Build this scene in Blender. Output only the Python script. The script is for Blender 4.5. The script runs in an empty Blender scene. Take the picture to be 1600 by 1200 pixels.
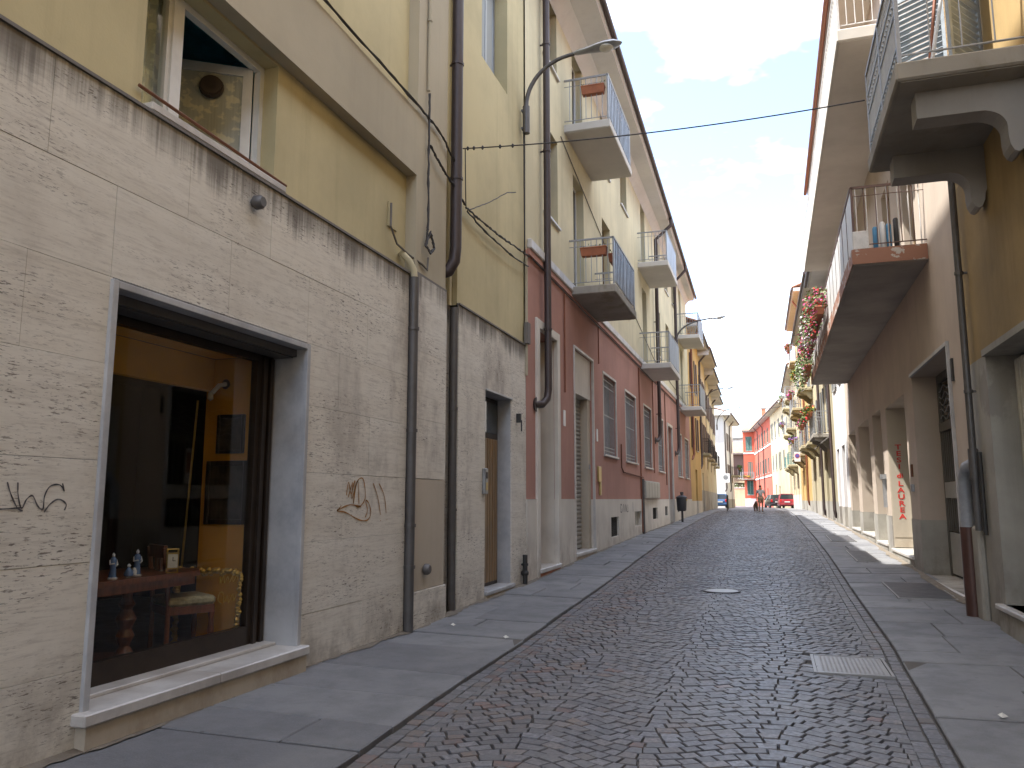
import bpy, math, random
import numpy as np
from mathutils import Vector, Matrix
random.seed(7); np.random.seed(7)
S = bpy.context.scene
C = S.collection
rad = math.radians

# ------------------------------------------------------------------ camera, sky, sun, exposure
cam_d = bpy.data.cameras.new('camera'); cam = bpy.data.objects.new('camera', cam_d); C.objects.link(cam)
cam.location = (0, 0, 1.6)
cam.rotation_euler = (rad(90 + 8.194), 0, rad(17.822))
cam_d.sensor_width = 36; cam_d.sensor_fit = 'HORIZONTAL'; cam_d.lens = 28.125
cam_d.clip_start = 0.05; cam_d.clip_end = 3000
S.camera = cam
SUN = Vector((1.0, 0.52, -2.4)).normalized()          # direction the light travels
sun_el = math.asin(-SUN.z)
sun_d = bpy.data.lights.new('sun', 'SUN'); sun_d.energy = 2.9; sun_d.angle = rad(0.53); sun_d.color = (1, .975, .93)
sun = bpy.data.objects.new('sun', sun_d); C.objects.link(sun)
sun.rotation_euler = SUN.to_track_quat('-Z', 'Y').to_euler(); sun.location = (-20, -10, 40)
w = bpy.data.worlds.new('World'); S.world = w; w.use_nodes = True
nt = w.node_tree; nt.nodes.clear()
sky = nt.nodes.new('ShaderNodeTexSky'); sky.sky_type = 'NISHITA'; sky.sun_disc = False
sky.sun_elevation = sun_el; sky.sun_rotation = math.atan2(-SUN.x, -SUN.y); sky.dust_density = 2.2; sky.air_density = 1.0; sky.ozone_density = 1.3
bg = nt.nodes.new('ShaderNodeBackground'); bg.inputs[1].default_value = 0.15
wo = nt.nodes.new('ShaderNodeOutputWorld')
tc = nt.nodes.new('ShaderNodeTexCoord')
mp = nt.nodes.new('ShaderNodeMapping'); mp.inputs['Scale'].default_value = (1, 1, 2.2); mp.inputs['Location'].default_value = (9, 9, 3)
cn = nt.nodes.new('ShaderNodeTexNoise'); cn.inputs['Scale'].default_value = 1.3; cn.inputs['Detail'].default_value = 7; cn.inputs['Roughness'].default_value = .58
cr = nt.nodes.new('ShaderNodeValToRGB'); cr.color_ramp.elements[0].position = .47; cr.color_ramp.elements[1].position = .66
mx = nt.nodes.new('ShaderNodeMix'); mx.data_type = 'RGBA'
mx.inputs['B'].default_value = (10.0, 10.1, 10.3, 1)
for a, b in ((tc.outputs['Generated'], mp.inputs[0]), (mp.outputs[0], cn.inputs[0]), (cn.outputs[0], cr.inputs[0]), (cr.outputs[0], mx.inputs['Factor']),
             (sky.outputs[0], mx.inputs['A']), (mx.outputs['Result'], bg.inputs[0]), (bg.outputs[0], wo.inputs[0])):
    nt.links.new(a, b)
S.view_settings.view_transform = 'Standard'; S.view_settings.look = 'None'
S.view_settings.exposure = 2.05; S.view_settings.gamma = 1.0; S.view_settings.use_curve_mapping = False
S.render.engine = 'CYCLES'
S.cycles.use_denoising = True
try: S.cycles.denoiser = 'OPENIMAGEDENOISE'
except Exception: pass
S.cycles.max_bounces = 7; S.cycles.diffuse_bounces = 4; S.cycles.glossy_bounces = 3; S.cycles.transmission_bounces = 4; S.cycles.transparent_max_bounces = 10
S.cycles.caustics_reflective = False; S.cycles.caustics_refractive = False
S.cycles.sample_clamp_indirect = 8

# ------------------------------------------------------------------ materials
MAT = {}
class NB:
    def __init__(s, name):
        s.m = bpy.data.materials.new(name); s.m.use_nodes = True; s.t = s.m.node_tree
        s.p = s.t.nodes['Principled BSDF']; s.pos = s.n('ShaderNodeNewGeometry').outputs['Position']; MAT[name] = s.m
    def n(s, ty): return s.t.nodes.new(ty)
    def l(s, a, b): s.t.links.new(a, b)
    def noise(s, scale, stretch=(1, 1, 1), detail=4, rough=.55, vec=None, off=(0, 0, 0)):
        mp = s.n('ShaderNodeMapping'); mp.inputs['Scale'].default_value = stretch; mp.inputs['Location'].default_value = off
        s.l(vec or s.pos, mp.inputs[0])
        t = s.n('ShaderNodeTexNoise'); t.inputs['Scale'].default_value = scale; t.inputs['Detail'].default_value = detail; t.inputs['Roughness'].default_value = rough
        s.l(mp.outputs[0], t.inputs[0]); return t.outputs[0]
    def ramp(s, x, a, b, lo=0., hi=1.):
        r = s.n('ShaderNodeMapRange'); r.interpolation_type = 'SMOOTHSTEP'
        for i, v in ((1, a), (2, b), (3, lo), (4, hi)): r.inputs[i].default_value = v
        s.l(x, r.inputs[0]); return r.outputs[0]
    def math(s, op, a, b=0.):
        m = s.n('ShaderNodeMath'); m.operation = op
        for i, v in enumerate((a, b)):
            if isinstance(v, (int, float)): m.inputs[i].default_value = v
            else: s.l(v, m.inputs[i])
        return m.outputs[0]
    def mix(s, f, a, b):
        m = s.n('ShaderNodeMix'); m.data_type = 'RGBA'
        for k, v in (('Factor', f), ('A', a), ('B', b)):
            if isinstance(v, tuple): m.inputs[k].default_value = v if len(v) == 4 else (*v, 1)
            elif isinstance(v, (int, float)): m.inputs[k].default_value = v
            else: s.l(v, m.inputs[k])
        return m.outputs['Result']
    def xyz(s):
        x = s.n('ShaderNodeSeparateXYZ'); s.l(s.pos, x.inputs[0]); return x.outputs
    def bump(s, h, strength=.3, dist=.01):
        b = s.n('ShaderNodeBump'); b.inputs['Strength'].default_value = strength; b.inputs['Distance'].default_value = dist
        s.l(h, b.inputs['Height']); s.l(b.outputs[0], s.p.inputs['Normal'])
    def rnd(s): return s.n('ShaderNodeObjectInfo').outputs['Random']
    def done(s, col, rough=.85, metal=0., spec=None):
        if isinstance(col, tuple): s.p.inputs['Base Color'].default_value = (*col, 1)
        else: s.l(col, s.p.inputs['Base Color'])
        if isinstance(rough, (int, float)): s.p.inputs['Roughness'].default_value = rough
        else: s.l(rough, s.p.inputs['Roughness'])
        s.p.inputs['Metallic'].default_value = metal
        if spec is not None: s.p.inputs['Specular IOR Level'].default_value = spec
        return s.m
def sc_(c, k): return tuple(min(1, x * k) for x in c)

def stucco(name, c, var=.16, streak=.25, dirt=(.20, .16, .12), dirt_amt=.5, rough=.92, bump=.25, patch=None):
    b = NB(name)
    big = b.ramp(b.noise(.55, detail=6, rough=.6), .3, .7)
    col = b.mix(big, sc_(c, 1 - var), sc_(c, 1 + var * .6))
    st = b.ramp(b.noise(1.0, (3.2, 3.2, .16), 6, .65), .48, .78)
    col = b.mix(b.math('MULTIPLY', st, streak), col, sc_(c, .55))
    z = b.xyz()[2]
    lo = b.math('MULTIPLY', b.ramp(z, 1.3, .1), b.ramp(b.noise(2.2, (1, 1, .7), 6, .7), .38, .72))
    col = b.mix(b.math('MULTIPLY', lo, dirt_amt), col, dirt)
    if patch:
        pm = b.ramp(b.noise(.9, (1, 1, .8), 7, .6, off=(3, 1, 7)), .56, .62)
        col = b.mix(b.math('MULTIPLY', pm, .55), col, patch)
    fine = b.noise(55, detail=3); mid = b.noise(6, detail=5)
    b.bump(b.math('ADD', b.math('MULTIPLY', fine, .35), mid), bump, .012)
    return b.done(col, rough)
def plain(name, c, rough=.6, metal=0., var=.15, scale=6, bump=.0, spec=None):
    b = NB(name)
    n = b.ramp(b.noise(scale, detail=5, rough=.65), .3, .7)
    col = b.mix(n, sc_(c, 1 - var), sc_(c, 1 + var * .7))
    if bump: b.bump(b.noise(scale * 6, detail=3), bump, .006)
    r = b.math('ADD', b.math('MULTIPLY', n, .15), rough - .07)
    return b.done(col, r, metal, spec)

def mat_travertine(name, base, dark, warm):
    b = NB(name); x, y, z = b.xyz()
    band = b.ramp(b.noise(1.5, (1, .3, 4.5), 7, .66), .3, .72)
    col = b.mix(band, base, dark)
    r = b.rnd(); col = b.mix(b.math('MULTIPLY', r, .5), col, warm)
    fine = b.ramp(b.noise(7, (1, .5, 5.5), 6, .7), .45, .72); col = b.mix(b.math('MULTIPLY', fine, .38), col, (.33, .28, .235))
    cl = b.ramp(b.noise(1.25, (1, .55, 2.2), 4), .40, .62)
    pits = b.math('MULTIPLY', b.ramp(b.noise(17, (1, .55, 3.4), 5, .66), .575, .635), cl)
    pit2 = b.math('MULTIPLY', b.ramp(b.noise(44, (1, .45, 2.6), 4, .6), .61, .67), b.ramp(cl, 0, 1, .25, .9))
    pp = b.math('MAXIMUM', pits, pit2)
    grey = b.math('MULTIPLY', b.ramp(b.noise(1.0, (1, 1, .55), 7, .72, off=(9, 2, 4)), .48, .76), b.ramp(y, 5.5, 9.5, .22, .8))
    col = b.mix(grey, col, (.25, .21, .175))
    col = b.mix(b.math('MULTIPLY', pp, .82), col, (.105, .08, .06))
    edge = b.math('ADD', b.math('MULTIPLY', b.noise(.8, (1, 1.2, .01), 5, .7), .95), b.math('MULTIPLY', b.noise(1.0, (1, 16, .15), 4, .7), .55))
    st = b.ramp(b.math('SUBTRACT', b.ramp(z, 3.5, 4.47), b.math('SUBTRACT', 1.45, edge)), .0, .38)
    col = b.mix(b.math('MULTIPLY', st, .85), col, (.085, .068, .05))
    lo = b.math('MULTIPLY', b.ramp(z, .75, .0), b.ramp(b.noise(2.6, (1, 1, .8), 6, .7), .36, .68))
    col = b.mix(b.math('MULTIPLY', lo, .65), col, (.15, .115, .085))
    b.bump(b.math('SUBTRACT', b.math('MULTIPLY', b.noise(26, (1, .5, 3), 4), .25), pp), .4, .003)
    return b.done(col, .78)
mat_travertine('travertine', (.74, .70, .62), (.63, .585, .505), (.73, .67, .565))
stucco('yellow_render', (.53, .455, .265), .16, .34)
stucco('yellow_pale', (.60, .53, .35), .14, .34)
stucco('taupe_render', (.44, .385, .28), .10, .2)
stucco('red_render', (.43, .225, .175), .14, .3)
stucco('plinth_render', (.68, .63, .55), .14, .35, (.22, .16, .115), .6)
stucco('beige_patch', (.50, .43, .335), .08, .2, (.2, .14, .09), .5)
stucco('ochre_render', (.38, .265, .12), .25, .5, (.18, .16, .14), .9, patch=(.36, .25, .11))
stucco('grey_render', (.40, .375, .325), .25, .5, (.14, .12, .1), .8, patch=(.22, .2, .18))
stucco('pink_render', (.52, .43, .345), .12, .25, (.3, .25, .2), .4)
stucco('orange_render', (.52, .36, .16), .2, .4)
stucco('white_render', (.72, .70, .68), .08, .2)
stucco('cream_render', (.60, .50, .32), .14, .3)
stucco('olive_render', (.44, .38, .24), .16, .4)
stucco('coral_render', (.50, .105, .06), .10, .12)
stucco('amber_render', (.58, .37, .13), .14, .25)
stucco('concrete', (.37, .35, .325), .2, .3, rough=.9)
stucco('soffit_concrete', (.60, .57, .52), .12, .12, rough=.95)
stucco('weathered_concrete', (.31, .285, .245), .3, .5, patch=(.2, .18, .12))
stucco('shuttered_concrete', (.35, .315, .28), .25, .1)
def peeling():
    b = NB('peeling_paint'); m = b.ramp(b.noise(3.2, (1, 1, 1.5), 6, .6), .55, .58)
    col = b.mix(m, (.31, .15, .095), (.50, .46, .42)); b.bump(m, .5, .004); b.done(col, .7)
peeling()
def marble(name, c, d):
    b = NB(name); n = b.ramp(b.noise(2.4, (1, 1, .8), 8, .68), .35, .7); col = b.mix(n, c, d)
    col = b.mix(b.math('MULTIPLY', b.ramp(b.noise(1.2, detail=6), .5, .75), .4), col, (.3, .25, .2))
    b.done(col, .38)
marble('grey_marble', (.50, .50, .50), (.34, .345, .36))
marble('white_marble', (.58, .55, .51), (.42, .39, .36))
plain('dark_pipe', (.062, .046, .043), .5, .3)
plain('brown_pipe', (.085, .04, .03), .45, .2)
plain('grey_pipe', (.12, .112, .108), .5, .4)
plain('grey_plastic', (.30, .31, .33), .5)
plain('galvanised', (.36, .37, .38), .42, .7)
plain('rail_grey', (.34, .345, .35), .5, .4)
plain('rail_white', (.62, .61, .59), .5, .1)
plain('rail_blue', (.30, .345, .40), .55, .2)
plain('rail_teal', (.16, .30, .29), .5, .1)
plain('dark_slat', (.065, .068, .072), .4, .2)
plain('rust', (.17, .07, .035), .8)
plain('gutter_brown', (.085, .062, .06), .5, .3)
plain('copper', (.26, .10, .055), .55, .3)
plain('cable', (.035, .032, .032), .6)
plain('cable_grey', (.16, .145, .13), .7)
plain('white_plastic', (.68, .68, .67), .35, var=.06)
plain('cream_metal', (.55, .52, .44), .45)
plain('roller_steel', (.38, .365, .33), .5, .35)
plain('door_metal', (.13, .12, .10), .5, .3)
plain('door_dark', (.055, .05, .045), .45, .3)
plain('panel_pale', (.38, .37, .33), .5)
plain('bronze_frame', (.05, .036, .027), .35, .5)
plain('iron_dark', (.05, .048, .046), .55, .5)
plain('cast_iron', (.105, .10, .10), .55, .55, bump=.3)
plain('steel_cover', (.34, .33, .32), .45, .6)
plain('terracotta', (.36, .13, .065), .8)
plain('plastic_blue', (.07, .24, .42), .4)
plain('plastic_turq', (.08, .45, .47), .6)
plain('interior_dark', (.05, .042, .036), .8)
plain('interior_blue', (.25, .62, .70), .9)
plain('orange_wall', (.66, .30, .02), .85, var=.06)
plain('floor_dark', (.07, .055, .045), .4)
plain('gold', (.55, .36, .09), .35, .8)
plain('canvas', (.055, .04, .028), .5, var=.5, scale=9)
plain('porcelain', (.75, .76, .80), .15)
plain('porcelain_blue', (.15, .25, .48), .18)
plain('cushion', (.45, .40, .26), .85, var=.35, scale=25)
plain('graffiti_orange', (.36, .17, .04), .8, var=.5, scale=40)
plain('graffiti_black', (.10, .092, .098), .8, var=.7, scale=40)
plain('letter_red', (.62, .04, .03), .5)
plain('paper', (.72, .70, .64), .8)
plain('shutter_green', (.035, .13, .105), .55)
plain('shutter_brown', (.12, .07, .055), .6)
plain('shutter_grey', (.20, .20, .19), .6)
plain('shutter_blue', (.34, .39, .44), .5)
plain('tile_red', (.40, .19, .11), .85, var=.3, scale=3, bump=.4)
plain('skin', (.42, .24, .16), .6)
plain('shirt_grey', (.42, .42, .44), .9)
plain('shorts_khaki', (.30, .22, .15), .9)
plain('hair_dark', (.045, .03, .022), .7)
plain('dog_fur', (.20, .14, .10), .9)
plain('shoe', (.06, .05, .045), .7)
plain('rubber', (.025, .025, .026), .75)
plain('chrome', (.6, .6, .6), .2, 1)
plain('sign_white', (.75, .75, .74), .4)
plain('sign_blue', (.12, .10, .36), .4)
plain('sign_red', (.55, .05, .05), .4)
plain('bin_dark', (.045, .045, .05), .5)
plain('brass', (.50, .38, .16), .35, .7)
plain('lamp_glass', (.70, .69, .64), .2)
plain('hanging_strip', (.34, .22, .10), .6, var=.5, scale=30)
def wood(name, c):
    b = NB(name); n = b.ramp(b.noise(4, (6, 6, .7), 6, .6), .3, .7)
    b.done(b.mix(n, sc_(c, .65), sc_(c, 1.15)), .32)
wood('wood_red', (.20, .065, .028)); wood('wood_brown', (.25, .15, .06)); wood('wood_dark', (.035, .022, .016))
def carpaint(name, c):
    b = NB(name); b.p.inputs['Coat Weight'].default_value = .8; b.p.inputs['Coat Roughness'].default_value = .05; b.done(c, .35)
carpaint('car_red', (.27, .008, .018)); carpaint('car_black', (.018, .019, .022)); carpaint('car_blue', (.03, .09, .22))
def lens(name, c):
    b = NB(name); b.done(c, .12)
lens('tail_red', (.5, .02, .02)); lens('headlight', (.7, .7, .72))
def dark_glass(name, c=(.02, .025, .028)):
    b = NB(name); b.done(c, .06, 0, .6)
dark_glass('dark_glass'); dark_glass('pale_glass', (.16, .19, .21)); dark_glass('milky_glass', (.40, .43, .45))
def thin_glass(name, tint, reflect=1.0, ior=1.5):
    m = bpy.data.materials.new(name); m.use_nodes = True; t = m.node_tree; t.nodes.clear(); MAT[name] = m
    o = t.nodes.new('ShaderNodeOutputMaterial'); tr = t.nodes.new('ShaderNodeBsdfTransparent'); gl = t.nodes.new('ShaderNodeBsdfGlossy')
    fr = t.nodes.new('ShaderNodeFresnel'); mi = t.nodes.new('ShaderNodeMixShader')
    tr.inputs[0].default_value = (*tint, 1); gl.inputs['Roughness'].default_value = .015; gl.inputs[0].default_value = (reflect,) * 3 + (1,); 
    ge = t.nodes.new('ShaderNodeNewGeometry'); mr = t.nodes.new('ShaderNodeMapRange'); mr.inputs[3].default_value = ior; mr.inputs[4].default_value = 1 / ior
    t.links.new(ge.outputs['Backfacing'], mr.inputs[0]); t.links.new(mr.outputs[0], fr.inputs[0])
    t.links.new(fr.outputs[0], mi.inputs[0]); t.links.new(tr.outputs[0], mi.inputs[1]); t.links.new(gl.outputs[0], mi.inputs[2]); t.links.new(mi.outputs[0], o.inputs[0])
thin_glass('shop_glass', (.96, .97, .96), 1.0, 1.36); thin_glass('window_glass', (.9, .93, .92)); thin_glass('car_glass', (.25, .29, .30))
def curtain():
    b = NB('lace_curtain'); n = b.ramp(b.noise(9, (1, 1, 1.2), 4), .5, .58); fold = b.noise(16, (1, 1, .05), 2)
    col = b.mix(n, (.42, .43, .38), (.62, .60, .46)); b.bump(fold, .6, .02); b.done(col, .95)
curtain()
def foliage(name, c):
    b = NB(name); b.done(b.mix(b.noise(14, detail=3), sc_(c, .45), sc_(c, 1.6)), .6)
    b.p.inputs['Subsurface Weight'].default_value = 0
foliage('leaf', (.075, .13, .03)); foliage('leaf_pale', (.13, .17, .06))
for nme, c in (('petal_red', (.60, .03, .03)), ('petal_pink', (.62, .10, .30)), ('petal_violet', (.34, .16, .50)), ('petal_white', (.72, .66, .68)), ('petal_yellow', (.65, .42, .05))):
    plain(nme, c, .7, var=.3, scale=30)
def mat_cobble():
    b = NB('cobble'); a = b.n('ShaderNodeAttribute'); a.attribute_name = 'tint'
    n = b.noise(28, detail=4, rough=.65)
    col = b.mix(b.ramp(n, .3, .75), a.outputs['Color'], (.115, .116, .128))
    big = b.ramp(b.noise(.55, detail=6, rough=.62), .42, .68)
    col = b.mix(b.math('MULTIPLY', big, .5), col, (.185, .178, .172))
    oil = b.ramp(b.noise(1.1, (1, .5, 1), 6, .7, off=(5, 3, 0)), .58, .72); col = b.mix(b.math('MULTIPLY', oil, .4), col, (.06, .058, .06))
    b.bump(b.noise(60, detail=4), .35, .004)
    b.done(col, b.ramp(n, .3, .7, .38, .58))
mat_cobble()
def mat_bed():
    b = NB('bedding'); b.bump(b.noise(50), .5, .006); b.done(b.mix(b.noise(4, detail=5), (.07, .063, .055), (.13, .116, .10)), .95)
mat_bed()
def mat_far_cobble():
    b = NB('far_paving'); v = b.n('ShaderNodeTexVoronoi'); v.inputs['Scale'].default_value = 9; b.l(b.pos, v.inputs['Vector'])
    b.done(b.mix(v.outputs['Distance'], (.15, .14, .145), (.09, .085, .09)), .6)
mat_far_cobble()
def mat_slab():
    b = NB('paving_stone'); r = b.rnd()
    col = b.mix(r, (.150, .150, .156), (.215, .214, .217))
    n = b.ramp(b.noise(1.8, detail=7, rough=.68), .35, .72); col = b.mix(b.math('MULTIPLY', n, .5), col, (.085, .085, .088))
    sp = b.ramp(b.noise(90, detail=2), .45, .7); col = b.mix(b.math('MULTIPLY', sp, .3), col, (.23, .235, .245))
    stn = b.ramp(b.noise(3.1, detail=6, rough=.7, off=(4, 4, 0)), .6, .68); col = b.mix(b.math('MULTIPLY', stn, .35), col, (.07, .065, .06))
    vo = b.n('ShaderNodeTexVoronoi'); vo.inputs['Scale'].default_value = 3.2; b.l(b.pos, vo.inputs['Vector'])
    gum = b.ramp(vo.outputs['Distance'], .075, .05); col = b.mix(b.math('MULTIPLY', gum, .5), col, (.06, .058, .056))
    wear = b.ramp(b.noise(.8, (1, .5, 1), 6, .66, off=(1, 8, 0)), .5, .7); col = b.mix(b.math('MULTIPLY', wear, .35), col, (.24, .235, .225))
    b.bump(b.math('ADD', b.noise(70, detail=3), b.math('MULTIPLY', b.noise(5, detail=5), 2.)), .3, .008)
    b.done(col, b.ramp(n, 0, 1, .58, .75))
mat_slab()
def mat_dirt():
    b = NB('dirt'); b.bump(b.noise(40), .6, .01); b.done(b.mix(b.noise(9, detail=6), (.09, .07, .05), (.24, .205, .16)), .95)
mat_dirt()
def mat_ground():
    b = NB('ground_earth'); b.done(b.mix(b.noise(1.5, detail=6), (.10, .09, .08), (.16, .15, .135)), .95)
mat_ground()

# ------------------------------------------------------------------ mesh helpers
class MB:
    def __init__(s): s.v = []; s.f = []; s.smooth = False
    def add(s, vs, fs):
        o = len(s.v); s.v += [tuple(p) for p in vs]; s.f += [tuple(i + o for i in q) for q in fs]; return s
    def box(s, x0, y0, z0, x1, y1, z1):
        if x0 > x1: x0, x1 = x1, x0
        if y0 > y1: y0, y1 = y1, y0
        if z0 > z1: z0, z1 = z1, z0
        return s.add([(x0, y0, z0), (x1, y0, z0), (x1, y1, z0), (x0, y1, z0), (x0, y0, z1), (x1, y0, z1), (x1, y1, z1), (x0, y1, z1)],
                     [(0, 3, 2, 1), (4, 5, 6, 7), (0, 1, 5, 4), (1, 2, 6, 5), (2, 3, 7, 6), (3, 0, 4, 7)])
    def cbox(s, x0, y0, z0, x1, y1, z1, c=.012):
        "box with chamfered edges"
        if x0 > x1: x0, x1 = x1, x0
        if y0 > y1: y0, y1 = y1, y0
        if z0 > z1: z0, z1 = z1, z0
        c = min(c, (x1 - x0) * .3, (y1 - y0) * .3, (z1 - z0) * .3)
        lo, hi = Vector((x0, y0, z0)), Vector((x1, y1, z1)); o = len(s.v); idx = {}
        for sx in (0, 1):
            for sy in (0, 1):
                for sz in (0, 1):
                    for a in range(3):
                        p = [hi[i] if (sx, sy, sz)[i] else lo[i] for i in range(3)]
                        for i in range(3):
                            if i != a: p[i] += -c if (sx, sy, sz)[i] else c
                        idx[(sx, sy, sz, a)] = len(s.v); s.v.append(tuple(p))
        def Q(k): return tuple(idx[i] for i in k)
        for a in range(3):
            b_, c_ = (a + 1) % 3, (a + 2) % 3
            for sd in (0, 1):
                ks = []
                for (p, q) in ((0, 0), (1, 0), (1, 1), (0, 1)):
                    t = [0, 0, 0]; t[a] = sd; t[b_] = p; t[c_] = q; ks.append((*t, a))
                s.f.append(Q(ks if sd else ks[::-1]))
            for p in (0, 1):
                for q in (0, 1):
                    t0 = [0, 0, 0]; t0[b_] = p; t0[c_] = q; t1 = list(t0); t1[a] = 1
                    ks = [(*t0, b_), (*t1, b_), (*t1, c_), (*t0, c_)]
                    s.f.append(Q(ks if p == q else ks[::-1]))
        for t in ((i, j, k) for i in (0, 1) for j in (0, 1) for k in (0, 1)):
            ks = [(*t, 0), (*t, 1), (*t, 2)]; s.f.append(Q(ks if sum(t) % 2 else ks[::-1]))
        return s
    def prism(s, poly, a, b, axis=0):
        "poly in the two other axes, extruded along axis"
        n = len(poly)
        def P(p, t): q = [0, 0, 0]; q[axis] = t; o = [i for i in range(3) if i != axis]; q[o[0]] = p[0]; q[o[1]] = p[1]; return q
        return s.add([P(p, a) for p in poly] + [P(p, b) for p in poly],
                     [tuple(range(n))[::-1], tuple(range(n, 2 * n))] + [(i, (i + 1) % n, n + (i + 1) % n, n + i) for i in range(n)])
    def tube(s, pts, r, n=8, r2=None):
        pts = [Vector(p) for p in pts]; o = len(s.v); m = len(pts); up = None
        for i, p in enumerate(pts):
            d = (pts[min(i + 1, m - 1)] - pts[max(i - 1, 0)]).normalized()
            if up is None: up = Vector((0, 0, 1)) if abs(d.z) < .9 else Vector((1, 0, 0))
            a = d.cross(up).normalized(); up = a.cross(d).normalized(); rr = r if r2 is None else r + (r2 - r) * i / (m - 1)
            for k in range(n):
                t = 2 * math.pi * k / n; q = p + a * math.cos(t) * rr + up * math.sin(t) * rr; s.v.append(tuple(q))
        for i in range(m - 1):
            for k in range(n):
                k2 = (k + 1) % n; s.f.append((o + i * n + k, o + i * n + k2, o + (i + 1) * n + k2, o + (i + 1) * n + k))
        s.f.append(tuple(o + k for k in range(n))[::-1]); s.f.append(tuple(o + (m - 1) * n + k for k in range(n)))
        return s
    def lathe(s, prof, c=(0, 0, 0), n=14, axis=2):
        o = len(s.v)
        for r, z in prof:
            for k in range(n):
                t = 2 * math.pi * k / n; q = [r * math.cos(t), r * math.sin(t), z]
                if axis == 0: q = [q[2], q[0], q[1]]
                if axis == 1: q = [q[0], q[2], q[1]]
                s.v.append((c[0] + q[0], c[1] + q[1], c[2] + q[2]))
        for i in range(len(prof) - 1):
            for k in range(n):
                k2 = (k + 1) % n; s.f.append((o + i * n + k, o + i * n + k2, o + (i + 1) * n + k2, o + (i + 1) * n + k))
        s.f.append(tuple(o + k for k in range(n))[::-1]); s.f.append(tuple(o + (len(prof) - 1) * n + k for k in range(n)))
        return s
    def mesh(s, name, mat, smooth=False):
        me = bpy.data.meshes.new(name); me.from_pydata(s.v, [], s.f)
        if mat: me.materials.append(MAT[mat])
        if smooth or s.smooth:
            me.polygons.foreach_set('use_smooth', [True] * len(me.polygons))
            try: me.set_sharp_from_angle(angle=rad(42))
            except Exception: pass
        me.update(); return me
    def build(s, name, mat, parent=None, loc=(0, 0, 0), rz=0, smooth=False, label=None):
        return link(s.mesh(name, mat, smooth), name, parent, loc, rz, label)
def link(me, name, parent=None, loc=(0, 0, 0), rz=0, label=None):
    o = bpy.data.objects.new(name, me); C.objects.link(o); o.parent = parent; o.location = loc; o.rotation_euler = (0, 0, rz)
    if label: o['label'] = label
    return o
def tag(o, label, cat, group=None):
    o['label'] = label; o['category'] = cat
    if group: o['group'] = group
    return o
def thing(name, label, cat, loc=(0, 0, 0), rz=0, group=None):
    o = link(None, name, None, loc, rz); return tag(o, label, cat, group)
def struct(o): o['kind'] = 'structure'; return o

YP = [-40, 9, 14, 20, 28, 45, 56, 65, 100, 160]; ZP = [0, 0, .09, .25, .42, .66, .78, .80, .62, .45]
def gz(y): return float(np.interp(y, YP, ZP))
def kL(y): return float(np.interp(y, [0, 4.5, 6.75, 12, 19.5, 28, 41, 56], [-2.52, -2.58, -2.72, -2.88, -3.05, -3.28, -3.5, -3.6]))
def kR(y): return float(np.interp(y, [0, 5.7, 10, 15, 22, 50, 70, 90, 110], [1.0, 1.04, 1.2, 1.22, 1.26, 1.24, 1.0, .75, -1.0]))
def road_z(x, y):
    a, b = kL(y), kR(y); t = (2 * (x - a) / (b - a) - 1); return gz(y) - .045 + .04 * (1 - min(1, t * t))

# ------------------------------------------------------------------ setting: ground, road, pavements
g = MB(); g.add([(-600, -600, -.6), (600, -600, -.6), (600, 900, -.6), (-600, 900, -.6)], [(0, 1, 2, 3)])
struct(g.build('ground', 'ground_earth'))
road = MB(); ys = [-30, -10] + list(np.arange(0, 62.1, 1.0)) + [66, 72, 80, 90, 100, 115, 130, 160]
for y in ys:
    for x in (-14, -6, kL(y), kL(y) * .5 + kR(y) * .5, kR(y), 4.5, 9): road.v.append((x, y, road_z(min(max(x, kL(y)), kR(y)), y) - (.017 if y < 61.5 else -.004)))
for i in range(len(ys) - 1):
    for k in range(6): a = i * 7 + k; road.f.append((a, a + 1, a + 8, a + 7))
roado = struct(road.build('road', 'bedding', smooth=True))
roado.data.materials.append(MAT['far_paving'])
for p in roado.data.polygons:
    if roado.data.vertices[p.vertices[0]].co.y >= 61.5: p.material_index = 1

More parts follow.
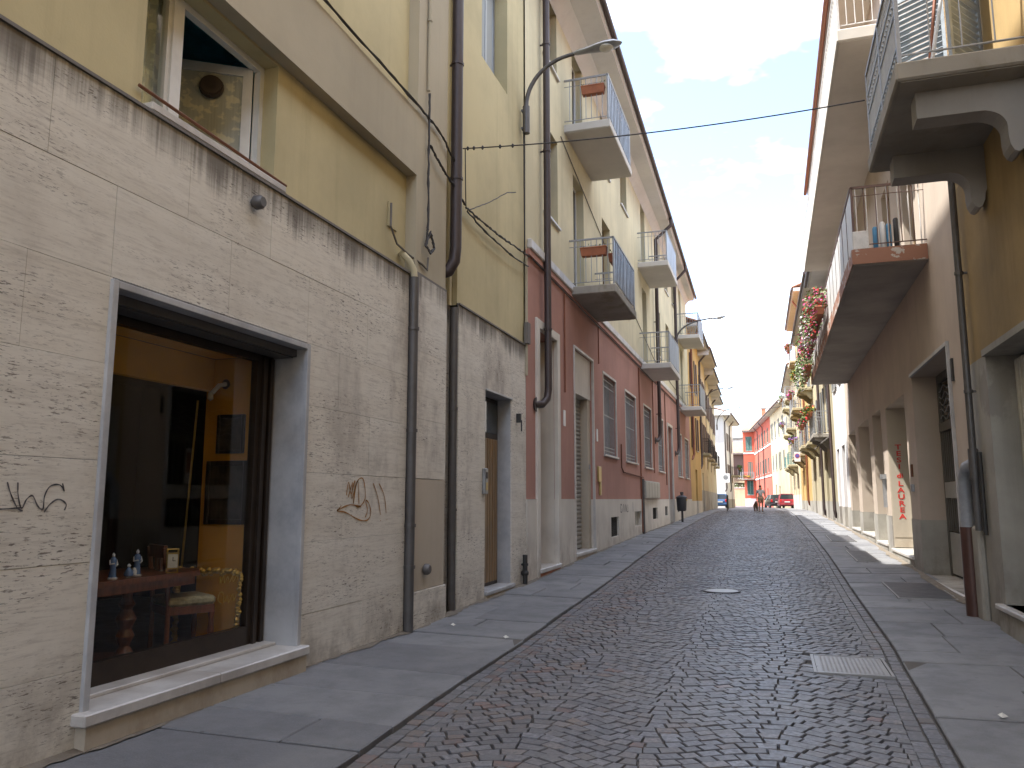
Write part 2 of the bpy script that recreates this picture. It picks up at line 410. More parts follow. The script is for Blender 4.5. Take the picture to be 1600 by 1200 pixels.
def cobbles():
    R = 1.32; pitch = .122; out = []
    rng = random.Random(3)
    pal = [(.135, .137, .152), (.15, .152, .168), (.12, .12, .13), (.17, .17, .185), (.145, .136, .138), (.155, .138, .132), (.135, .131, .14)]
    warm = [(.17, .095, .075), (.15, .11, .085), (.19, .13, .10)]
    def stone(c4, y):
        cx = sum(p[0] for p in c4) / 4; cy = sum(p[1] for p in c4) / 4
        if (abs(cx - .66) < .37 and 8.34 < cy < 9.28) or ((cx + .86) ** 2 + (cy - 14.08) ** 2 < .075): return
        gap = .0035 + rng.random() * .0045
        q = []
        for (px, py) in c4:
            dx, dy = cx - px, cy - py; L = math.hypot(dx, dy) + 1e-6
            q.append((px + dx / L * gap * 1.4 + rng.uniform(-.004, .004), py + dy / L * gap * 1.4 + rng.uniform(-.004, .004)))
        wl = max(0., 1 - (cx - kL(cy)) / 1.3) * .42 + .015
        col = rng.choice(warm) if rng.random() < wl * .7 else rng.choice(pal)
        k = rng.uniform(.7, 1.35); col = tuple(min(1, v * k) for v in col)
        out.append((q, cx, cy, road_z(cx, cy) + rng.uniform(-.004, .004), rng.uniform(-.02, .02), rng.uniform(-.02, .02), col))
    yy = 1.9; Am = .19
    def wave(x, a, mid, b):
        sp, xc = (mid - a, (a + mid) / 2) if x < mid else (b - mid, (mid + b) / 2)
        k = 2 * math.pi / sp; return Am * math.cos(k * (x - xc)), -Am * k * math.sin(k * (x - xc))
    while yy < 62:
        a, b = kL(yy) + .235, kR(yy) - .235; mid = a + (b - a) * .47
        x = a; prev = (a, 0.); first = True; x += rng.uniform(.04, .13)
        xs = [a]
        while x < b - .05:
            xs.append(x); f_, d_ = wave(x, a, mid, b); x += rng.uniform(.115, .165) / math.sqrt(1 + d_ * d_)
        xs.append(b)
        if len(xs) > 2 and xs[-1] - xs[-2] < .05: xs.pop(-2)
        for x0, x1 in zip(xs[:-1], xs[1:]):
            c4 = []
            for xx, up in ((x0, 0), (x1, 0), (x1, 1), (x0, 1)):
                f_, d_ = wave(xx, a, mid, b); y = yy + f_
                if up:
                    L = 1 + d_ * d_; ed = min(1, (xx - a) / .12, (b - xx) / .12); xn = xx - d_ / L * pitch * ed; f2, _ = wave(xn, a, mid, b)
                    xx, y = xn, yy + pitch + f2
                c4.append((xx, y))
            stone(c4, yy)
        yy += pitch * rng.uniform(.985, 1.015)
    for side in (0, 1):
        for k in (0, 1):
            y = 2.2
            while y < 61:
                l = rng.uniform(.11, .17); o = k * .118
                f = (lambda yy: kL(yy) + .003 + o) if side == 0 else (lambda yy: kR(yy) - .003 - o - .115)
                stone([(f(y), y), (f(y) + .113, y), (f(y + l) + .113, y + l), (f(y + l), y + l)], y); y += l
    return out
def stone_geo(st):
    q, cx, cy, z, tx, ty, col = st
    v = []
    for ins, dz in ((0., -.05), (.0, -.007), (.055, 0.)):
        for (x, y) in q:
            X = x + (cx - x) * ins; Y = y + (cy - y) * ins
            v.append((X, Y, z + dz + (X - cx) * tx + (Y - cy) * ty))
    f = [(8, 9, 10, 11)]
    for b in (0, 4):
        for k in range(4): f.append((b + k, b + (k + 1) % 4, b + 4 + (k + 1) % 4, b + 4 + k))
    return v, f, col
def in_view(x, y):
    c, s = math.cos(rad(17.822)), math.sin(rad(17.822)); dx = x * c + y * s; dz = -x * s + y * c
    px = 800 + 1250 * dx / max(.1, dz * .99); return 20 < px < 1580 and dz > 0
def cobble_mesh(name, sts):
    v, f, cols = [], [], []
    for st in sts:
        a, b, c = stone_geo(st); o = len(v); v += a; f += [tuple(i + o for i in q) for q in b]; cols += [c] * 12
    me = bpy.data.meshes.new(name); me.from_pydata(v, [], f); me.materials.append(MAT['cobble'])
    at = me.attributes.new('tint', 'FLOAT_COLOR', 'POINT'); arr = np.ones((len(v), 4), 'f'); arr[:, :3] = cols; at.data.foreach_set('color', arr.ravel())
    return me
cob = cobbles()
near = sorted([i for i, s_ in enumerate(cob) if in_view(s_[1], s_[2]) and (math.hypot(s_[1], s_[2]) > 4.75)], key=lambda i: cob[i][1] ** 2 + cob[i][2] ** 2)[:298]
ns = set(near)
for i in near: link(cobble_mesh('cobble', [cob[i]]), 'cobble', roado)
mass = link(cobble_mesh('cobbles', [s_ for i, s_ in enumerate(cob) if i not in ns]), 'cobbles', roado); mass['kind'] = 'stuff'

def pavement(name, side):
    base = struct(link(None, name)); rng = random.Random(11 + side); y = 1.0 if side == 0 else 3.0
    bed = MB()
    yy = list(np.arange(-12, 62.1, 2.))
    for v in yy:
        xs = (-4.6, kL(v) - .02) if side == 0 else (kR(v) + .02, 3.1)
        for x in xs: bed.v.append((x, v, gz(v) - .022))
    for i in range(len(yy) - 1): bed.f.append((2 * i, 2 * i + 1, 2 * i + 3, 2 * i + 2))
    bed.build('bedding', 'bedding', base)
    sk1 = 0.
    while y < 61:
        l = rng.choice((.55, .7, .85, 1.0, 1.15)) * rng.uniform(.9, 1.1); y1 = min(y + l, 61.5)
        sk0 = sk1; sk1 = rng.uniform(-.05, .05)
        cuts = [0., 1.]
        if rng.random() < .5: cuts = [0., rng.uniform(.3, .7), 1.]
        for c0, c1 in zip(cuts[:-1], cuts[1:]):
            if side == 0: X = lambda t, v: -4.34 + (kL(v) + 4.34) * t
            else: X = lambda t, v: kR(v) + (2.82 - kR(v)) * t
            g_ = .009; dz = rng.uniform(-.008, .008)
            xa0, xa1 = X(c0, y) + g_, X(c1, y) - g_; xb0, xb1 = X(c0, y1) + g_, X(c1, y1) - g_
            def Z(x, v):
                t = (x + 4.3) / (kL(v) + 4.3) if side == 0 else (2.8 - x) / (2.8 - kR(v)); return gz(v) + .012 - .022 * t + dz
            P = [(xa0, y + g_ + sk0 * (c0 - .5)), (xa1, y + g_ + sk0 * (c1 - .5)), (xb1, y1 - g_ + sk1 * (c1 - .5)), (xb0, y1 - g_ + sk1 * (c0 - .5))]
            mcx = sum(p[0] for p in P) / 4; mcy = sum(p[1] for p in P) / 4
            v = []
            for ins, d in ((0, -.08), (0, -.008), (.008, 0)):
                for (px, py) in P:
                    ux = px + (ins if px < mcx else -ins); uy = py + (ins if py < mcy else -ins); v.append((ux, uy, Z(ux, uy) + d))
            f = [(8, 9, 10, 11)] + [(b + k, b + (k + 1) % 4, b + 4 + (k + 1) % 4, b + 4 + k) for b in (0, 4) for k in range(4)]
            MB().add(v, f).build('paving_slab', 'paving_stone', base)
        y = y1
pavement('left_pavement', 0); pavement('right_pavement', 1)
def dirt(parent, xw, sgn, y0, y1, seed):
    rng = random.Random(seed); m = MB(); y = y0; i = 0; w_ = .05
    while y < y1:
        w_ = max(.012, min(.13, w_ + rng.uniform(-.03, .03))); z = gz(y) + .012 + .011
        m.v += [(xw - sgn * .03, y, z + .012), (xw + sgn * w_, y + rng.uniform(-.02, .02), z - .008)]
        if i: m.f.append((2 * i - 2, 2 * i - 1, 2 * i + 1, 2 * i))
        i += 1; y += .07
    m.build('dirt_strip', 'dirt', bpy.data.objects[parent])['kind'] = 'stuff'
dirt('left_pavement', -4.3, 1, 1.5, 46, 1); dirt('right_pavement', 2.66, -1, 5, 50, 2)
fp = MB()
for i, v in enumerate((61.5, 66, 75, 90)):
    for x in (kR(v), kR(v) + 2.2): fp.v.append((x, v, gz(v) + .01))
    if i: fp.f.append((2 * i - 2, 2 * i - 1, 2 * i + 1, 2 * i))
struct(fp.build('far_pavement', 'paving_stone'))

# ------------------------------------------------------------------ facade helpers
class Fac:
    "local x runs along the facade (right as seen from the street), local -y is outward"
    def __init__(s, name, label, X, Y0, side, rz=None, cat='building'):
        s.side = side; s.Y0 = Y0; s.rz = rz if rz is not None else (rad(90) if side == 'L' else rad(-90))
        s.o = thing(name, label, cat, (X, Y0, 0), s.rz)
    def u(s, Y): return (Y - s.Y0) if s.side == 'L' else (s.Y0 - Y)
    def span(s, a, b): a, b = s.u(a), s.u(b); return (min(a, b), max(a, b))
    def wall(s, name, mat, Ya, Yb, z0, z1, holes=(), y=0., parent=None, back=True, label=None):
        u0, u1 = s.span(Ya, Yb); hs = [(*s.span(h[0], h[1]), h[2], h[3], h[4]) for h in holes]
        us = sorted({u0, u1, *[v for h in hs for v in h[:2] if u0 < v < u1]}); zs = sorted({z0, z1, *[v for h in hs for v in h[2:4] if z0 < v < z1]})
        m = MB()
        def inh(a, b):
            for h in hs:
                if h[0] - 1e-6 < a < h[1] + 1e-6 and h[2] - 1e-6 < b < h[3] + 1e-6: return True
        for i in range(len(us) - 1):
            for j in range(len(zs) - 1):
                a, b, c, d = us[i], us[i + 1], zs[j], zs[j + 1]
                if not inh((a + b) / 2, (c + d) / 2): m.add([(a, y, c), (b, y, c), (b, y, d), (a, y, d)], [(0, 1, 2, 3)])
        for (a, b, c, d, dep) in hs:
            e = y + dep
            a, b, c, d = max(a, u0), min(b, u1), max(c, z0), min(d, z1)
            m.add([(a, y, c), (a, y, d), (a, e, d), (a, e, c)], [(0, 3, 2, 1)][::1]); m.add([(b, y, c), (b, y, d), (b, e, d), (b, e, c)], [(0, 1, 2, 3)])
            if d < z1 - 1e-5: m.add([(a, y, d), (b, y, d), (b, e, d), (a, e, d)], [(0, 1, 2, 3)])
            if c > z0 + 1e-5: m.add([(a, y, c), (b, y, c), (b, e, c), (a, e, c)], [(3, 2, 1, 0)])
        return m.build(name, mat, parent or s.o, label=label)
    def shell(s, Ya, Yb, z1, depth=9, mat='grey_render', y=.05, roof=True):
        u0, u1 = s.span(Ya, Yb); m = MB()
        m.add([(u0, y, -.5), (u1, y, -.5), (u1, depth, -.5), (u0, depth, -.5), (u0, y, z1), (u1, y, z1), (u1, depth, z1), (u0, depth, z1)],
              [(4, 5, 6, 7), (1, 2, 6, 5), (2, 3, 7, 6), (3, 0, 4, 7)])
        return m.build('side_wall', mat, s.o)
    def part(s, name, mat, boxes, parent=None, smooth=False, label=None, c=0.):
        m = MB()
        for (Ya, Yb, y0, y1, z0, z1) in boxes:
            u0, u1 = s.span(Ya, Yb); (m.cbox(u0, y0, z0, u1, y1, z1, c) if c else m.box(u0, y0, z0, u1, y1, z1))
        return m.build(name, mat, parent or s.o, smooth=smooth, label=label)
    def window(s, Ya, Yb, z0, z1, dep, frame='white_plastic', pane='dark_glass', t=.06, leaves=2, sill=None, sy=0., label=None):
        u0, u1 = s.span(Ya, Yb); y0 = sy + dep - .05; m = MB()
        m.box(u0, y0, z0, u0 + t, y0 + .05, z1); m.box(u1 - t, y0, z0, u1, y0 + .05, z1); m.box(u0 + t, y0, z1 - t, u1 - t, y0 + .05, z1); m.box(u0 + t, y0, z0, u1 - t, y0 + .05, z0 + t)
        for k in range(1, leaves): c = u0 + (u1 - u0) * k / leaves; m.box(c - t * .7, y0 + .005, z0 + t, c + t * .7, y0 + .05, z1 - t)
        w_ = m.build('window', frame, s.o, label=label)
        if pane:
            for k in range(leaves):
                a = u0 + (u1 - u0) * k / leaves + t * .7; b = u0 + (u1 - u0) * (k + 1) / leaves - t * .7
                MB().box(a - .02, y0 + .02, z0 + t * .6, b + .02, y0 + .03, z1 - t * .6).build('pane', pane, w_)
        if sill: MB().cbox(u0 - .08, sy - .06, z0 - .06, u1 + .08, sy + dep * .6, z0 - .003, .01).build('sill', sill, w_)
        return w_
    def shutters(s, Ya, Yb, z0, z1, mat, y=-.05, n=None, parent=None):
        "closed louvred pair"
        u0, u1 = s.span(Ya, Yb)
        for k in range(2):
            a = u0 + (u1 - u0) * k / 2 + .008; b = u0 + (u1 - u0) * (k + 1) / 2 - .008; m = MB()
            m.box(a, y, z0, a + .07, y + .04, z1); m.box(b - .07, y, z0, b, y + .04, z1); m.box(a + .07, y, z0, b - .07, y + .04, z0 + .09); m.box(a + .07, y, z1 - .09, b - .07, y + .04, z1)
            N = n or int((z1 - z0 - .18) / .075)
            for i in range(N):
                z = z0 + .09 + (z1 - z0 - .18) * i / N; m.add([(a + .06, y + .004, z), (b - .06, y + .004, z), (b - .06, y + .036, z + .07), (a + .06, y + .036, z + .07)], [(0, 1, 2, 3)])
            m.build('shutter', mat, parent or s.o)
    def pipe(s, name, mat, pts, r, brackets=(), n=10):
        "pts (Y, y, z)"
        m = MB(); m.tube([(s.u(p[0]), p[1], p[2]) for p in pts], r, n); o = m.build(name, mat, s.o, smooth=True)
        for (Y, y, z) in brackets:
            b = MB(); b.lathe([(r + .012, -.02), (r + .012, .02)], (s.u(Y), y, z), 10); b.box(s.u(Y) - .012, y, z - .015, s.u(Y) + .012, .02, z + .015); b.build('bracket', mat, o)
        return o
    def balcony(s, Ya, Yb, zb, th, pr, railm, h=1.1, front='bars', slabm='soffit_concrete', bar=.15, br=.009, inset=.05, label=None, frontm=None, sbar=None):
        u0, u1 = s.span(Ya, Yb); zt = zb + th
        b = MB().cbox(u0, -pr, zb, u1, .02, zt, .02).build('balcony', slabm, s.o, label=label)
        MB().box(u0 + .04, -pr + .05, zb - .012, u1 - .04, -.06, zb - .002).build('soffit_panel', slabm, b) if th > .12 else None
        m = MB(); a0, a1, yo = u0 + inset, u1 - inset, -pr + inset; zr = zt + h
        def rail(z, r): m.tube([(a0, 0, z), (a0, yo, z), (a1, yo, z), (a1, 0, z)], r, 6)
        m.box(a0 - .02, yo, zr - .02, a0 + .02, 0, zr + .02); m.box(a1 - .02, yo, zr - .02, a1 + .02, 0, zr + .02); m.box(a0 - .02, yo - .02, zr - .02, a1 + .02, yo + .02, zr + .021)
        rail(zr - .16, .008); rail(zt + .09, .012)
        for (x, y) in ((a0, yo), (a1, yo), ((a0 + a1) / 2, yo)): m.box(x - .02, y - .02, zt - .02, x + .02, y + .02, zr)
        k = int((pr - inset) / (sbar or bar))
        for i in range(1, k + 1):
            y = yo * i / (k + 1)
            for x in (a0, a1): m.tube([(x, y, zt + .09), (x, y, zr - .01)], br, 5)
        L = a1 - a0
        if front == 'bars':
            for i in range(1, int(L / bar)): m.tube([(a0 + L * i / int(L / bar), yo, zt + .09), (a0 + L * i / int(L / bar), yo, zr - .01)], br, 5)
        m.build('railing', railm, b)
        if front == 'slats':
            n = int(L / .2)
            for i in range(n):
                x = a0 + L * (i + .5) / n; MB().box(x - .066, yo - .014, zt + .1, x + .066, yo - .002, zr - .05).build('slat', frontm or 'dark_slat', b)
        if front == 'panel':
            n = max(2, round(L / .9))
            for i in range(n):
                x0, x1 = a0 + L * i / n + .02, a0 + L * (i + 1) / n - .02; MB().box(x0, yo - .016, zt + .06, x1, yo - .003, zr - .04).build('panel', frontm or 'rail_blue', b)
        return b
    def eaves(s, Ya, Yb, z, pra, prb, th=.22, soff='soffit_concrete', gut='gutter_brown', slope=.38, depth=5.0, roofm='tile_red', cap=True):
        ua, ub = s.u(Ya), s.u(Yb)
        if ua > ub: ua, ub, pra, prb = ub, ua, prb, pra
        m = MB()
        P = [(ua, -pra), (ub, -prb), (ub, .1), (ua, .1)]
        m.add([(x, y, z) for x, y in P] + [(x, y, z + th) for x, y in P], [(0, 3, 2, 1), (4, 5, 6, 7), (0, 1, 5, 4), (1, 2, 6, 5), (2, 3, 7, 6), (3, 0, 4, 7)])
        e = m.build('eaves', soff, s.o)
        m = MB()   # moulding step under the gutter
        m.add([(ua, -pra - .003, z + .03), (ub, -prb - .003, z + .03), (ub, -prb - .05, z + .09), (ua, -pra - .05, z + .09), (ua, -pra - .05, z + th), (ub, -prb - .05, z + th)], [(0, 1, 2, 3), (3, 2, 5, 4)]); m.build('moulding', soff, e)
        gm = MB(); gm.tube([(ua, -pra - .13, z + .14), (ub, -prb - .13, z + .14)], .065, 10); gm.build('gutter', gut, e, smooth=True)
        r = MB(); zz = z + th + .03
        r.add([(ua, -pra - .12, zz), (ub, -prb - .12, zz), (ub, depth, zz + (depth + prb) * slope), (ua, depth, zz + (depth + pra) * slope), (ua, -pra - .12, zz + .07), (ub, -prb - .12, zz + .07), (ub, depth, zz + .07 + (depth + prb) * slope), (ua, depth, zz + .07 + (depth + pra) * slope)],
              [(0, 3, 2, 1), (4, 5, 6, 7), (0, 1, 5, 4), (1, 2, 6, 5), (2, 3, 7, 6), (3, 0, 4, 7)]); r.build('roof', roofm, s.o)
        return e

# ------------------------------------------------------------------ left: travertine building with the shop
XL = -4.3
A = Fac('travertine_building', 'tall yellow rendered building with travertine cladding and a shop window at street level', XL, -14, 'L')
SHOP = (4.33, 6.75, .12, 3.08, .33)
A.shell(-14, 14.22, 20.8, 10, 'yellow_render', .4)
# masonry behind the cladding and the render fields above
A.wall('wall', 'bedding', -14, 9.12, -.3, 4.46, [(4.31, 6.77, -.3, 3.09, .33)], .022)
WIN = (4.56, 6.27, 4.56, 5.80, .2)
A.wall('upper_wall', 'yellow_render', -14, 9.18, 4.4, 5.83, [WIN], .12)
A.wall('upper_wall', 'yellow_render', -14, 9.18, 6.72, 20.8, [(4.4, 6.2, 8.6, 10.6, .3), (0.4, 2.2, 8.6, 10.6, .3), (4.4, 6.2, 12.4, 14.4, .3), (.4, 2.2, 12.4, 14.4, .3)], .12)
for zz in (8.6, 12.4):
    for yy in (.4, 4.4): A.window(yy, yy + 1.8, zz, zz + 2.0, .3, sill='white_marble', sy=.12)
A.part('string_beam', 'taupe_render', [(-14, 9.18, -.03, .4, 5.83, 6.72)])
A.part('pier', 'taupe_render', [(9.18, 10.2, -.03, .45, 4.52, 20.8)])
A.wall('recess_wall', 'yellow_render', 10.2, 10.8, 4.3, 20.8, [(10.27, 10.62, 4.95, 5.6, .1)], .18)
A.window(10.27, 10.62, 4.95, 5.6, .1, 'wood_brown', 'dark_glass', .035, 1, sy=.18)
BW = (11.8, 13.18, 9.0, 11.2, .34)
A.wall('bay_wall', 'yellow_render', 10.8, 14.22, 4.47, 20.8, [BW, (11.8, 13.18, 13., 15.2, .34)], .03)
MB().add([(A.u(10.8), .03, 4.4), (A.u(10.8), .45, 4.4), (A.u(10.8), .45, 20.8), (A.u(10.8), .03, 20.8)], [(0, 1, 2, 3)]).build('bay_return', 'yellow_render', A.o)
A.window(11.8, 13.18, 9.0, 11.2, .3, 'galvanised', 'milky_glass', .05, 3, sy=.03)
A.window(11.8, 13.18, 13., 15.2, .3, 'galvanised', 'milky_glass', .05, 3, sy=.03)
A.wall('lower_bay_wall', 'bedding', 9.12, 14.22, -.3, 4.46, [(10.2, 10.8, -.3, 4.46, .16), (11.975, 13.345, -.3, 3.355, .425)], .022)
A.part('recess_back', 'taupe_render', [(10.18, 10.82, .17, .3, -.3, 4.46)])
A.eaves(-14, 14.22, 20.7, .7, .7)
# travertine slabs, one by one
trng = random.Random(5)
def slab(u0, u1, z0, z1, y0=0., y1=.02, mat='travertine', g=.0014):
    d = trng.uniform(-.0015, .0015)
    MB().cbox(u0 + g, y0 + d, z0 + g, u1 - g, y1, z1 - g, .0015).build('travertine_slab', mat, A.o)
def field(Ya, Yb, rows, joints, holes):
    for r, (z0, z1) in enumerate(zip(rows[:-1], rows[1:])):
        ys = [Ya] + [j for j in joints[r % len(joints)] if Ya + .1 < j < Yb - .1] + [Yb]
        for a, b in zip(ys[:-1], ys[1:]):
            pcs = [(a, b, z0, z1)]
            for (ha, hb, hz0, hz1) in holes:
                nx = []
                for (p, q, s0, s1) in pcs:
                    if hb <= p or ha >= q or hz1 <= s0 or hz0 >= s1: nx.append((p, q, s0, s1)); continue
                    if p < ha: nx.append((p, ha, s0, s1))
                    if q > hb: nx.append((hb, q, s0, s1))
                    p2, q2 = max(p, ha), min(q, hb)
                    if s1 > hz1: nx.append((p2, q2, hz1, s1))
                    if s0 < hz0: nx.append((p2, q2, s0, hz0))
                pcs = nx
            for (p, q, s0, s1) in pcs:
                if q - p > .05 and s1 - s0 > .04: slab(A.u(p), A.u(q), s0, s1)
rows = [-.2, .51, 1.19, 1.86, 2.52, 3.13, 3.79, 4.46]
J = [[-1.2, .4, 1.9, 3.1, 8.02], [.1, 1.6, 2.9, 7.9], [-.6, 1.1, 2.3, 3.55, 7.55], [.4, 1.9, 3.1, 8.1], [-.4, 1.2, 2.6, 3.62, 7.4], [-.9, .5, 1.75, 3.0, 4.28, 5.55, 6.77, 8.0], [.1, 1.4, 2.55, 3.7, 5.0, 6.1, 7.35]]
field(-3, 9.08, rows, J, [(4.30, 6.78, -.3, 3.11)])
# pier cladding, recess cladding, second bay
for z0, z1 in ((1.86, 2.62), (2.62, 3.5), (3.5, 4.5)): slab(A.u(9.2), A.u(10.22), z0, z1, -.05, .02)
MB().cbox(A.u(9.2), -.048, .47, A.u(10.22), .02, 1.855, .006).build('render_patch', 'beige_patch', A.o)
slab(A.u(9.17), A.u(10.24), -.2, .465, -.075, .02)
MB().box(A.u(9.205), -.047, 4.5, A.u(10.215), .1, 4.53).build('pier_cap', 'cable_grey', A.o)
for z0, z1 in ((-.2, .5), (.5, 1.85), (1.85, 3.2), (3.2, 4.44)): slab(A.u(10.24), A.u(10.79), z0, z1, .14, .168)
for z0, z1, a in ((-.2, .53, 0), (.53, 1.87, 0), (1.87, 3.2, 0), (3.2, 4.46, 0)): slab(A.u(10.8), A.u(10.83), z0, z1, .021, .14)
field(10.8, 14.217, [-.2, .53, 1.87, 3.33, 4.46], [[11.6, 13.9], [11.98], [12.0, 13.9], [12.02, 13.3]], [(11.98, 13.34, -.3, 3.33)])
# ledge over the cladding
ld = MB(); ld.box(A.u(-14), -.018, 4.46, A.u(9.14), .13, 4.485); ld.box(A.u(10.8), -.018, 4.462, A.u(14.21), .05, 4.487); ld.build('ledge', 'cable_grey', A.o)
# shop surround
fr = MB(); u0, u1 = A.u(4.33), A.u(6.75)
fr.cbox(u0 - .05, -.028, .1, u0 + .005, .02, 3.115, .004); fr.cbox(u1 - .005, -.028, .1, u1 + .05, .02, 3.115, .004); fr.cbox(u0 + .006, -.026, 3.06, u1 - .006, .02, 3.113, .004)
sf = fr.build('shop_surround', 'grey_marble', A.o)
jm = MB(); jm.box(u0 - .03, .021, .1, u0, .36, 3.06); jm.box(u1, .021, .1, u1 + .03, .36, 3.06); jm.box(u0, .021, 3.06, u1, .36, 3.09); jm.build('jamb', 'grey_marble', sf)
hd = MB(); hd.box(u0 + .001, .14, 2.98, u1 - .001, .33, 3.059); hd.box(u0 + .001, .10, 2.99, u1 - .001, .135, 3.058); hd.build('shutter_housing', 'grey_pipe', sf)
st = MB(); st.cbox(A.u(4.22), -.11, .165, A.u(5.55) - .001, .35, .245, .01); A_step = st.build('shop_step', 'white_marble', A.o)
MB().cbox(A.u(5.55) + .001, -.11, .163, A.u(6.84), .35, .243, .01).build('shop_step', 'white_marble', A.o)
MB().cbox(A.u(4.34), .2, .244, A.u(6.74), .42, .275, .006).build('threshold', 'white_marble', A.o)
MB().box(A.u(4.26), -.085, -.2, A.u(6.82), .02, .162).build('step_base', 'beige_patch', A.o)
# shop front: frame, glass, room
sw = MB(); yg = .36
sw.box(u0, yg, .245, u1, yg + .07, .44); sw.box(u1 - .26, yg, .44, u1, yg + .07, 2.98); sw.box(u1 - .19, yg - .03, .275, u1 - .14, yg, 2.97); sw.box(u1 - .08, yg - .03, .275, u1 - .03, yg, 2.97); sw.box(u0, yg, .44, u0 + .06, yg + .07, 2.98); sw.box(u0 + .06, yg, 2.92, u1 - .26, yg + .07, 2.98)
shopw = sw.build('shop_window', 'bronze_frame', A.o)
MB().box(u0 + .05, yg + .03, .43, u1 - .25, yg + .038, 2.93).build('pane', 'shop_glass', shopw)
rm = MB(); a, b = A.u(1.2), A.u(9.6); d0, d1, f0, f1 = .45, 4.6, .22, 3.25
rm.add([(a, d0, f0), (b, d0, f0), (b, d1, f0), (a, d1, f0)], [(0, 1, 2, 3)]); rm.build('shop_floor', 'floor_dark', A.o)
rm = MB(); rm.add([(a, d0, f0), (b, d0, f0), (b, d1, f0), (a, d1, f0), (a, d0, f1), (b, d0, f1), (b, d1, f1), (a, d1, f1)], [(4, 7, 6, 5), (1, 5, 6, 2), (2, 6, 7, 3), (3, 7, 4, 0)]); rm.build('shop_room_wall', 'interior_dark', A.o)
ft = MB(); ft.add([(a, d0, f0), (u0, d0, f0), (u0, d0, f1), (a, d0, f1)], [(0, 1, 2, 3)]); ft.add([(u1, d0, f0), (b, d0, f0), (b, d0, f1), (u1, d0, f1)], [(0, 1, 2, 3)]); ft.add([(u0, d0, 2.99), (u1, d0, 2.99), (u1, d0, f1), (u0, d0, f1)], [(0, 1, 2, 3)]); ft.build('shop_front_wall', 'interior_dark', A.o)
op = MB(); op.box(A.u(6.60), .44, .225, A.u(6.66), 1.02, 2.98); op.box(A.u(4.3), .94, 2.66, A.u(6.6), 1.02, 2.98); op.add([(A.u(4.3), .44, 2.985), (A.u(6.6), .44, 2.985), (A.u(6.6), .94, 2.985), (A.u(4.3), .94, 2.985)], [(0, 1, 2, 3)])
op.build('display_niche', 'orange_wall', A.o)
# upper window with one sash standing open
sy = .12; y0 = sy + .16; a, b = A.u(WIN[0]), A.u(WIN[1]); z0, z1 = WIN[2], WIN[3]; um = A.u(5.02)
m = MB(); m.box(a, y0, z0, a + .06, y0 + .07, z1); m.box(b - .06, y0, z0, b, y0 + .07, z1); m.box(a + .06, y0, z1 - .06, b - .06, y0 + .07, z1); m.box(a + .06, y0, z0, b - .06, y0 + .07, z0 + .05); m.box(um - .06, y0, z0 + .05, um + .06, y0 + .07, z1 - .06); m.box(um - .02, y0 - .02, z0 + .05, um + .1, y0, z1 - .06)
ow = m.build('window', 'white_plastic', A.o, label='white window with one sash open inwards and lace curtains')
MB().box(a + .05, y0 + .03, z0 + .04, um - .05, y0 + .04, z1 - .05).build('pane', 'window_glass', ow)
cu = MB(); N = 26
for i in range(N + 1):
    t = i / N; x = a + .02 + (um - a) * t; cu.v += [(x, y0 + .12 + .02 * math.sin(t * 30), z0 + .03), (x, y0 + .12 + .02 * math.sin(t * 30), z1)]
    if i: cu.f.append((2 * i - 2, 2 * i, 2 * i + 1, 2 * i - 1))
cu.build('curtain', 'lace_curtain', ow)
sash = MB(); L = .74
sash.box(-L, -.03, 0, -L + .09, .03, 1.14); sash.box(-.09, -.03, 0, 0, .03, 1.14); sash.box(-L + .09, -.03, 0, -.09, .03, .09); sash.box(-L + .09, -.03, 1.05, -.09, .03, 1.14)
so = sash.build('sash', 'white_plastic', ow, (b - .08, y0 + .07, z0 + .055), rad(-56))
sg = link(MB().box(-L + .08, -.006, .08, -.08, .006, 1.06).mesh('pane', 'lace_curtain'), 'pane', ow, (b - .08, y0 + .07, z0 + .055), rad(-56), 'sash pane with lace curtain fixed over it')
vent = MB(); vent.lathe([(.0, -.03), (.105, -.03), (.115, 0), (.115, .01)], n=24, axis=1); vent.lathe([(.08, -.045), (.09, -.045), (.09, -.03)], n=24, axis=1); vent.lathe([(.04, -.045), (.05, -.045), (.05, -.03)], n=24, axis=1)
link(vent.mesh('vent', 'dark_pipe'), 'vent', ow, (b - .08 + math.cos(rad(-56)) * -.37 - .03, y0 + .07 + math.sin(rad(-56)) * -.37 - .02, z0 + .95), rad(-56))
rm = MB(); e0 = y0 + .09; c_, d_, e1 = a - 1.2, b + 1.4, 4.2
rm.add([(c_, e0, 4.1), (d_, e0, 4.1), (d_, e1, 4.1), (c_, e1, 4.1), (c_, e0, 6.9), (d_, e0, 6.9), (d_, e1, 6.9), (c_, e1, 6.9)], [(0, 1, 2, 3), (4, 7, 6, 5), (1, 5, 6, 2), (2, 6, 7, 3), (3, 7, 4, 0)]); rm.build('upper_room', 'interior_blue', A.o)
MB().tube([(a - .06, .09, z0 + .12), (b + .12, .06, z0 + .05)], .014, 6).build('sill_bar', 'rust', ow)
MB().cbox(a - .02, -.015, z0 - .07, b + .02, sy + .16, z0 - .004, .008).build('sill', 'white_marble', ow)
lt = MB(); lt.lathe([(.0, -.11), (.045, -.11), (.065, -.08), (.065, -.03), (.04, -.03), (.04, .0)], (A.u(5.81), -.002, 4.22), 14, 1); lt.build('vent_cap', 'grey_pipe', A.o, smooth=True)
lt = MB(); lt.lathe([(.0, -.09), (.05, -.09), (.07, -.06), (.07, -.02), (.04, -.02), (.04, .0)], (A.u(9.55), -.05, .72), 14, 1); lt.build('vent_cap', 'grey_pipe', A.o, smooth=True)
